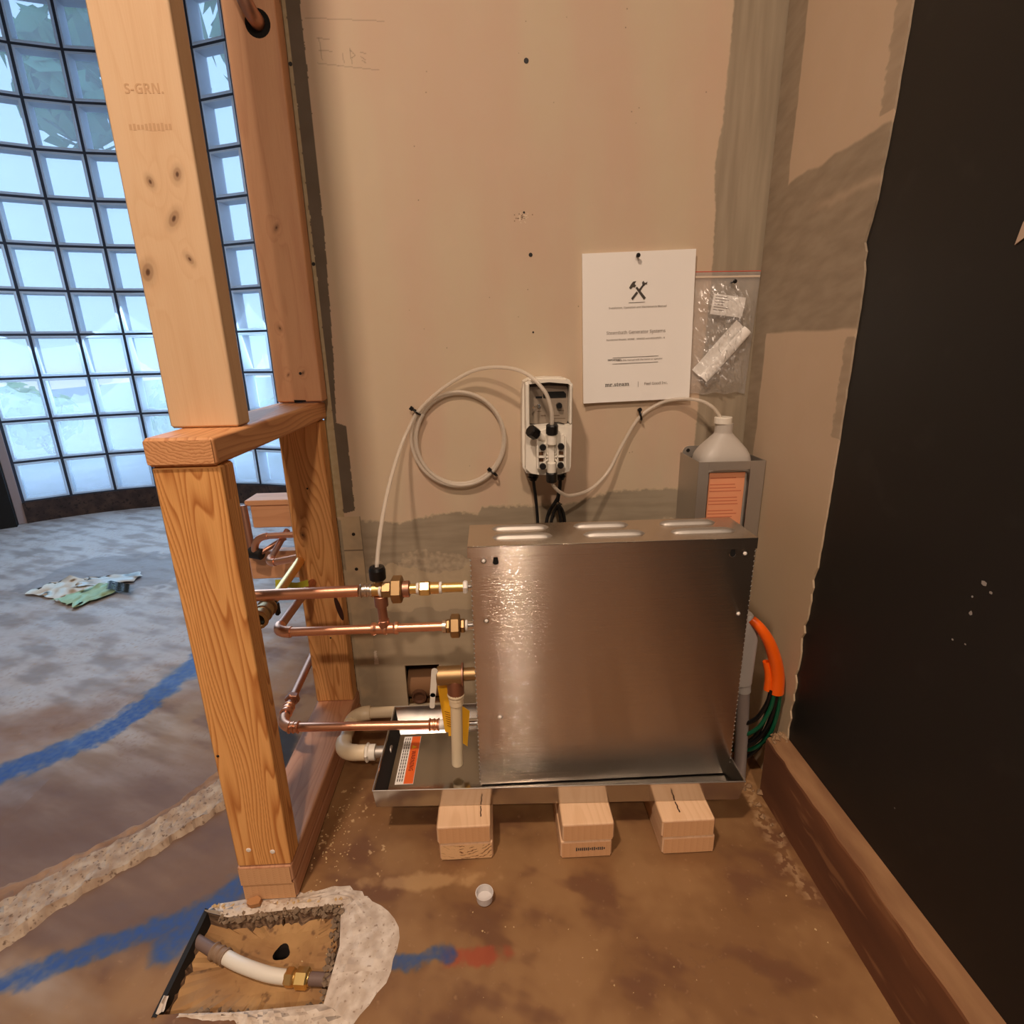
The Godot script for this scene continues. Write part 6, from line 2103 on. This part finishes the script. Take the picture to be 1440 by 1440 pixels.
func bottle_and_bracket() -> void:
	var t := thing("plastic_bottle", "milky white square-shouldered plastic bottle held in the steel wall bracket", "bottle", Vector3(0.495, 0.442, -1.143))
	var c := Vector3(0.4965, 0.0, -1.143)
	var st := nb()
	loft(st, c, [[0.4425, 0.105, 0.078, 4.0], [0.448, 0.112, 0.084, 4.0], [0.640, 0.114, 0.086, 4.0], [0.656, 0.113, 0.085, 3.8], [0.667, 0.108, 0.081, 3.4], [0.678, 0.096, 0.073, 3.0], [0.690, 0.076, 0.060, 2.6], [0.702, 0.053, 0.046, 2.3], [0.709, 0.0400, 0.0380, 2.0], [0.713, 0.0370, 0.0365, 2.0], [0.731, 0.0365, 0.0360, 2.0]])
	var jug := mat(Color(0.76, 0.735, 0.70), 0.42)
	jug.backlight_enabled = true
	jug.backlight = Color(0.4, 0.38, 0.36)
	obj("body", st, jug, t)
	st = nb()
	lathe(st, [Vector2(0, 0.0), Vector2(0.0182, 0.0), Vector2(0.0185, 0.001), Vector2(0.0185, 0.0125), Vector2(0.0175, 0.0140), Vector2(0.006, 0.0142), Vector2(0.0, 0.0142)], axis(Vector3(c.x - 0.003, 0.7305, c.z), Vector3.UP), 26)
	obj("cap", st, M.white_plastic, t)
	st = nb()
	box(st, Vector3(0.4560, 0.500, -1.1000), Vector3(0.5330, 0.6335, -1.0992), 0.0002)
	var lab := obj("label", st, M.salmon, t)
	lab.set_meta("label", "salmon pink paper label with lines of print")
	st = nb()
	rng.seed = 17
	for k in 16:
		var y := 0.622 - k * 0.0072
		if k == 1 or k == 5 or k == 9:
			continue
		box(st, Vector3(0.459, y - 0.0010, -1.0992), Vector3(0.459 + rng.randf_range(0.05, 0.071), y + 0.0010, -1.0989), 0.0)
	obj("label_print", st, M.salmon_ink, t)
	var b := thing("bottle_bracket", "open-fronted steel bracket on the wall in the corner above the steel box", "bracket", Vector3(0.495, 0.43, -1.14))
	var x0 := 0.4265
	var x1 := 0.5670
	var zf := -1.0850
	st = nb()
	box(st, Vector3(x0, 0.430, zf - 0.0015), Vector3(0.4475, 0.6600, zf), 0.0005)
	box(st, Vector3(0.5360, 0.430, zf - 0.0015), Vector3(x1, 0.6600, zf), 0.0005)
	box(st, Vector3(0.4475, 0.6420, zf - 0.0015), Vector3(0.5360, 0.6600, zf), 0.0005)
	box(st, Vector3(0.4475, 0.430, zf - 0.0015), Vector3(0.5360, 0.4700, zf), 0.0005)
	obj("front_frame", st, M.steel_soft, b)
	for x in [x0, x1 - 0.0015]:
		st = nb()
		box(st, Vector3(x, 0.430, -1.1990), Vector3(x + 0.0015, 0.6600, zf - 0.0015), 0.0005)
		obj("side_plate", st, M.steel_soft, b)
	st = nb()
	box(st, Vector3(x0, 0.4400, -1.1990), Vector3(x1, 0.4415, zf - 0.0015), 0.0005)
	obj("shelf", st, M.steel_soft, b)
	st = nb()
	box(st, Vector3(x0, 0.430, -1.2000), Vector3(x1, 0.6560, -1.1988), 0.0003)
	extrude(st, PackedVector2Array([Vector2(x0 + 0.004, 0.650), Vector2(0.4720, 0.650), Vector2(0.4720, 0.6740), Vector2(0.4420, 0.6740), Vector2(0.4350, 0.6700), Vector2(0.4315, 0.6620)]), -1.2000, -1.1985, face(Vector3.ZERO))
	var bp := obj("back_plate", st, M.steel_soft, b)
	st = nb()
	cyl(st, Vector3(0.4430, 0.6640, -1.1986), Vector3(0.4430, 0.6640, -1.1965), 0.0042, 14, 0.0008)
	obj("screw", st, M.screw_dark, bp)

# ---------------------------------------------------------------- conduit and wires at the right of the box
func conduit() -> void:
	var t := thing("grey_conduit", "grey plastic conduit with an elbow box down the right side of the steel box", "conduit", Vector3(0.50, 0.0, -0.93))
	var st := nb()
	loft(st, Vector3(0.4865, 0.0, -0.930), [[0.238, 0.034, 0.036, 3.0], [0.243, 0.038, 0.040, 3.2], [0.340, 0.040, 0.042, 3.2], [0.365, 0.038, 0.042, 3.0], [0.383, 0.030, 0.038, 2.6], [0.393, 0.014, 0.024, 2.2]])
	obj("elbow_box", st, M.grey_plastic, t)
	part_cyl("coupling", Vector3(0.4925, 0.242, -0.930), Vector3(0.4945, 0.218, -0.930), 0.0150, M.grey_plastic, t)
	part_tube("pipe", [Vector3(0.4945, 0.222, -0.930), Vector3(0.5030, 0.11, -0.930), Vector3(0.5090, 0.0, -0.930)], 0.0130, M.grey_pipe, t)
	part_cyl("connector", Vector3(0.446, 0.350, -0.930), Vector3(0.474, 0.350, -0.930), 0.0150, M.grey_plastic, t)
	var w := thing("wire_bundle", "bundle of black and green wires in a bright orange sleeve beside the grey conduit", "wires", Vector3(0.53, 0.1, -0.9))
	st = nb()
	tube(st, smooth([Vector3(0.4860, 0.388, -0.915), Vector3(0.5000, 0.374, -0.905), Vector3(0.5180, 0.346, -0.900), Vector3(0.5340, 0.308, -0.900), Vector3(0.5440, 0.270, -0.902), Vector3(0.5475, 0.232, -0.904)], 6), 0.0085, 16, false, 0.0150)
	tube(st, smooth([Vector3(0.520, 0.300, -0.906), Vector3(0.5285, 0.270, -0.905), Vector3(0.5320, 0.236, -0.906)], 5), 0.006, 10, false, 0.0085)
	obj("orange_sleeve", st, M.orange_sleeve, w)
	var paths := [
		[Vector3(0.552, 0.240, -0.899), Vector3(0.556, 0.190, -0.902), Vector3(0.550, 0.130, -0.908), Vector3(0.531, 0.080, -0.925), Vector3(0.505, 0.050, -0.955), Vector3(0.470, 0.030, -1.0)],
		[Vector3(0.546, 0.240, -0.898), Vector3(0.546, 0.185, -0.902), Vector3(0.535, 0.125, -0.910), Vector3(0.512, 0.080, -0.930), Vector3(0.488, 0.060, -0.97)],
		[Vector3(0.540, 0.240, -0.897), Vector3(0.5385, 0.195, -0.900), Vector3(0.524, 0.145, -0.908), Vector3(0.504, 0.110, -0.930), Vector3(0.480, 0.090, -0.97)],
		[Vector3(0.5345, 0.240, -0.899), Vector3(0.5310, 0.205, -0.902), Vector3(0.518, 0.165, -0.910), Vector3(0.498, 0.138, -0.930), Vector3(0.475, 0.125, -0.97)],
		[Vector3(0.550, 0.240, -0.909), Vector3(0.5535, 0.180, -0.912), Vector3(0.545, 0.105, -0.918), Vector3(0.524, 0.050, -0.935), Vector3(0.496, 0.022, -0.960), Vector3(0.46, 0.012, -1.0)],
		[Vector3(0.541, 0.240, -0.908), Vector3(0.540, 0.180, -0.912), Vector3(0.528, 0.115, -0.920), Vector3(0.505, 0.070, -0.945), Vector3(0.48, 0.05, -0.98)]]
	for k in paths.size():
		part_tube("wire", smooth(paths[k], 7), 0.0042, M.wire_green if (k == 0 or k == 2) else M.wire_black, w, 10)

# ---------------------------------------------------------------- shower plumbing far behind the frame
func far_plumbing() -> void:
	var t := thing("bench_frame", "low wooden bench framing in the bath area seen between the front and rear studs", "frame", Vector3(-0.6, 0.0, -1.78))
	for b in [[Vector3(-0.818, 0.411, -1.845), Vector3(-0.3625, 0.430, -1.746), "cap_board"], [Vector3(-0.803, 0.334, -1.788), Vector3(-0.3625, 0.411, -1.750), "board"], [Vector3(-0.835, 0.150, -1.788), Vector3(-0.3625, 0.250, -1.750), "board"]]:
		var st := nb()
		box(st, b[0], b[1], 0.003, 0)
		obj(b[2], st, M.board, t)
	var st := nb()
	box(st, Vector3(-0.590, 0.0, -1.826), Vector3(-0.500, 0.411, -1.789), 0.003, 1)
	obj("post", st, M.board, t)
	var c := thing("copper_pipework", "thin copper pipes with elbows in front of the far bench framing", "pipes", Vector3(-0.7, 0.27, -1.7))
	part_tube("pipe", [Vector3(-0.818, 0.418, -1.735), Vector3(-0.806, 0.272, -1.715)], 0.0125, M.copper_dull, c)
	part_tube("elbow", elbow(Vector3(-0.783, 0.270, -1.69), Vector3(-0.782, 0.322, -1.69), Vector3(-0.735, 0.325, -1.69)), 0.0115, M.copper, c)
	part_tube("pipe", [Vector3(-0.745, 0.3245, -1.69), Vector3(-0.56, 0.329, -1.69)], 0.0100, M.copper, c)
	part_cyl("valve_body", Vector3(-0.806, 0.268, -1.70), Vector3(-0.760, 0.262, -1.69), 0.019, M.screw_dark, c, 0.004)
	part_tube("pipe", [Vector3(-0.770, 0.265, -1.69), Vector3(-0.700, 0.300, -1.742)], 0.0085, M.copper_dull, c)
	part_tube("pipe", [Vector3(-0.700, 0.262, -1.615), Vector3(-0.600, 0.284, -1.600)], 0.0115, M.copper, c)
	part_tube("elbow", elbow(Vector3(-0.690, 0.264, -1.613), Vector3(-0.716, 0.260, -1.618), Vector3(-0.712, 0.270, -1.64)), 0.0130, M.copper, c)
	part_tube("pipe", [Vector3(-0.712, 0.268, -1.635), Vector3(-0.690, 0.325, -1.742)], 0.0095, M.copper_dull, c)
	# valve with coloured tape just behind the front stud
	var v := thing("brass_valve", "brass shutoff valve wrapped with yellow-green tape between the front and rear studs", "valve", Vector3(-0.43, 0.43, -0.95))
	st = nb()
	ringed(st, Vector3(-0.4295, 0.4345, -0.892), Vector3(-0.4300, 0.4370, -0.944), 0.0150)
	obj("valve_body", st, M.bronze, v)
	st = nb()
	cyl(st, Vector3(-0.4300, 0.4370, -0.944), Vector3(-0.4302, 0.4375, -0.958), 0.0135, 16, 0.002)
	box(st, Vector3(-0.4210, 0.4150, -0.957), Vector3(-0.4130, 0.4400, -0.946), 0.002)
	obj("handle", st, M.screw_dark, v)
	st = nb()
	sheet(st, func(u: float, w: float) -> Vector3:
		return Vector3(-0.470 + u * 0.066, 0.430 - w * 0.016 - 0.006 * u + 0.003 * sin(u * 7.0), -1.085 + 0.006 * sin(u * 4.0 + w)), 14, 3)
	obj("tape", st, mat(Color(0.74, 0.76, 0.24), 0.5), v)

# ---------------------------------------------------------------- small things on and in the floor
func floor_things() -> void:
	var h := thing("water_hose", "short white plastic hose with brass ends lying across the open floor pit", "hose", Vector3(-0.38, -0.025, -0.61))
	var y := -0.0135
	var stub := mat(Color(0.46, 0.38, 0.35), 0.6)
	part_tube("pipe_stub", [Vector3(-0.503, y + 0.002, -0.659), Vector3(-0.462, y, -0.6395)], 0.0088, stub, h)
	var st := nb()
	ringed(st, Vector3(-0.466, y, -0.6415), Vector3(-0.441, y, -0.6305), 0.0105)
	obj("clamp", st, mat(Color(0.55, 0.45, 0.36), 0.6), h)
	part_tube("hose", smooth([Vector3(-0.443, y, -0.6315), Vector3(-0.420, y + 0.001, -0.6205), Vector3(-0.390, y + 0.002, -0.6090), Vector3(-0.360, y + 0.001, -0.6005), Vector3(-0.333, y, -0.5965)], 6), 0.0100, M.white_plastic, h, 18)
	part_hex("brass_nut", Vector3(-0.337, y, -0.5970), Vector3(-0.323, y, -0.5955), 0.0130, M.brass, h)
	part_hex("brass_nut", Vector3(-0.3215, y, -0.5952), Vector3(-0.301, y, -0.5932), 0.0140, M.brass_bright, h, 0.1)
	part_cyl("brass_collar", Vector3(-0.3235, y, -0.5955), Vector3(-0.299, y, -0.5930), 0.0098, M.brass_bright, h)
	part_tube("pipe_stub", [Vector3(-0.301, y, -0.5932), Vector3(-0.262, y + 0.001, -0.5885)], 0.0090, stub, h)
	# clear plastic cap
	var cup := mat(Color(0.88, 0.86, 0.85), 0.3)
	cup.backlight_enabled = true
	cup.backlight = Color(0.5, 0.5, 0.5)
	st = nb()
	lathe(st, [Vector2(0, 0.0), Vector2(0.0115, 0.0), Vector2(0.0135, 0.003), Vector2(0.0148, 0.016), Vector2(0.0152, 0.0175), Vector2(0.0138, 0.0175), Vector2(0.0125, 0.005), Vector2(0.0, 0.0035)], axis(Vector3(-0.0355, 0.0, -0.690), Vector3.UP), 28)
	solo("plastic_cup", "tiny translucent white plastic cup on the floor in front of the left lumber stack", "cup", st, cup)
	# wood chip at the edge of the pit
	st = nb()
	extrude(st, PackedVector2Array([Vector2(-0.0105, -0.006), Vector2(0.006, -0.0075), Vector2(0.012, -0.001), Vector2(0.0105, 0.007), Vector2(-0.004, 0.0065), Vector2(-0.011, 0.001)]), -0.004, 0.004, Transform3D(Basis(Vector3(0.9, 0.35, 0.1).normalized(), 0.5) * Basis(Vector3(1, 0, 0), 1.2), Vector3(-0.423, 0.010, -0.700)))
	solo("wood_chip", "small tan chip of wood on the pit edge under the front floor plates", "chip", st, mat(Color(0.70, 0.50, 0.32), 0.8))
	# crumbs of sawdust and plaster
	st = nb()
	rng.seed = 61
	for i in 150:
		var r := rng.randf_range(0.0008, 0.0022)
		var p := Vector3(rng.randf_range(-0.33, 0.50), r * 0.5, rng.randf_range(-0.75, -0.45))
		if i < 70:
			p = Vector3(maxf(-0.350, -0.325 + rng.randfn(0, 0.018)), r * 0.5, -0.83 + rng.randfn(0, 0.045))
		elif i < 105:
			p = Vector3(rng.randf_range(-0.50, -0.27), r * 0.5, maxf(-0.7035, -0.705 + rng.randfn(0, 0.007)))
			r *= 1.8
			p.y = r * 0.5 + 0.001
		chunk(st, p, r)
	var cr := solo("crumbs", "scattered pale crumbs of plaster and sawdust on the brown floor", "debris", st, mat(Color(0.80, 0.68, 0.50), 0.9))
	cr.set_meta("kind", "stuff")
	# litter on the far floor
	var p := thing("paper_scrap", "crumpled torn paper with green and dark print on the grey floor by the bay", "paper", Vector3(-1.62, 0.0, -2.03))
	var nz := noise(9.0, 5, 3)
	var lay := func(cx: float, cz: float, w: float, d: float, a: float, y0: float, sd: float) -> Callable:
		return func(u: float, v: float) -> Vector3:
			var q := Vector2((u - 0.5) * w, (v - 0.5) * d).rotated(a)
			q *= 1.0 + 0.22 * nz.get_noise_2d(u * 0.6 + sd, v * 0.6)
			return Vector3(cx + q.x, y0 + 0.012 * absf(nz.get_noise_2d(u * 0.35 + sd, v * 0.35 + sd)), cz + q.y)
	st = nb()
	sheet(st, lay.call(-1.71, -2.06, 0.26, 0.17, 0.4, 0.003, 1.0), 9, 7, 0.0008)
	obj("torn_sheet", st, mat(Color(0.80, 0.76, 0.70), 0.8), p)
	st = nb()
	sheet(st, lay.call(-1.60, -2.13, 0.22, 0.10, -0.2, 0.006, 4.0), 8, 5, 0.0008)
	obj("torn_sheet", st, mat(Color(0.76, 0.77, 0.76), 0.8), p)
	st = nb()
	sheet(st, lay.call(-1.57, -1.985, 0.14, 0.17, 0.5, 0.009, 7.0), 8, 8, 0.0008)
	obj("green_sheet", st, mat(Color(0.60, 0.70, 0.55), 0.7), p)
	st = nb()
	for k in 6:
		sheet(st, lay.call(-1.500 + k * 0.008, -2.055 + k * 0.014, 0.13, 0.008, 0.35, 0.020, 0.2), 8, 1, 0.0006)
	obj("dark_print", st, mat(Color(0.15, 0.20, 0.22), 0.7), p)
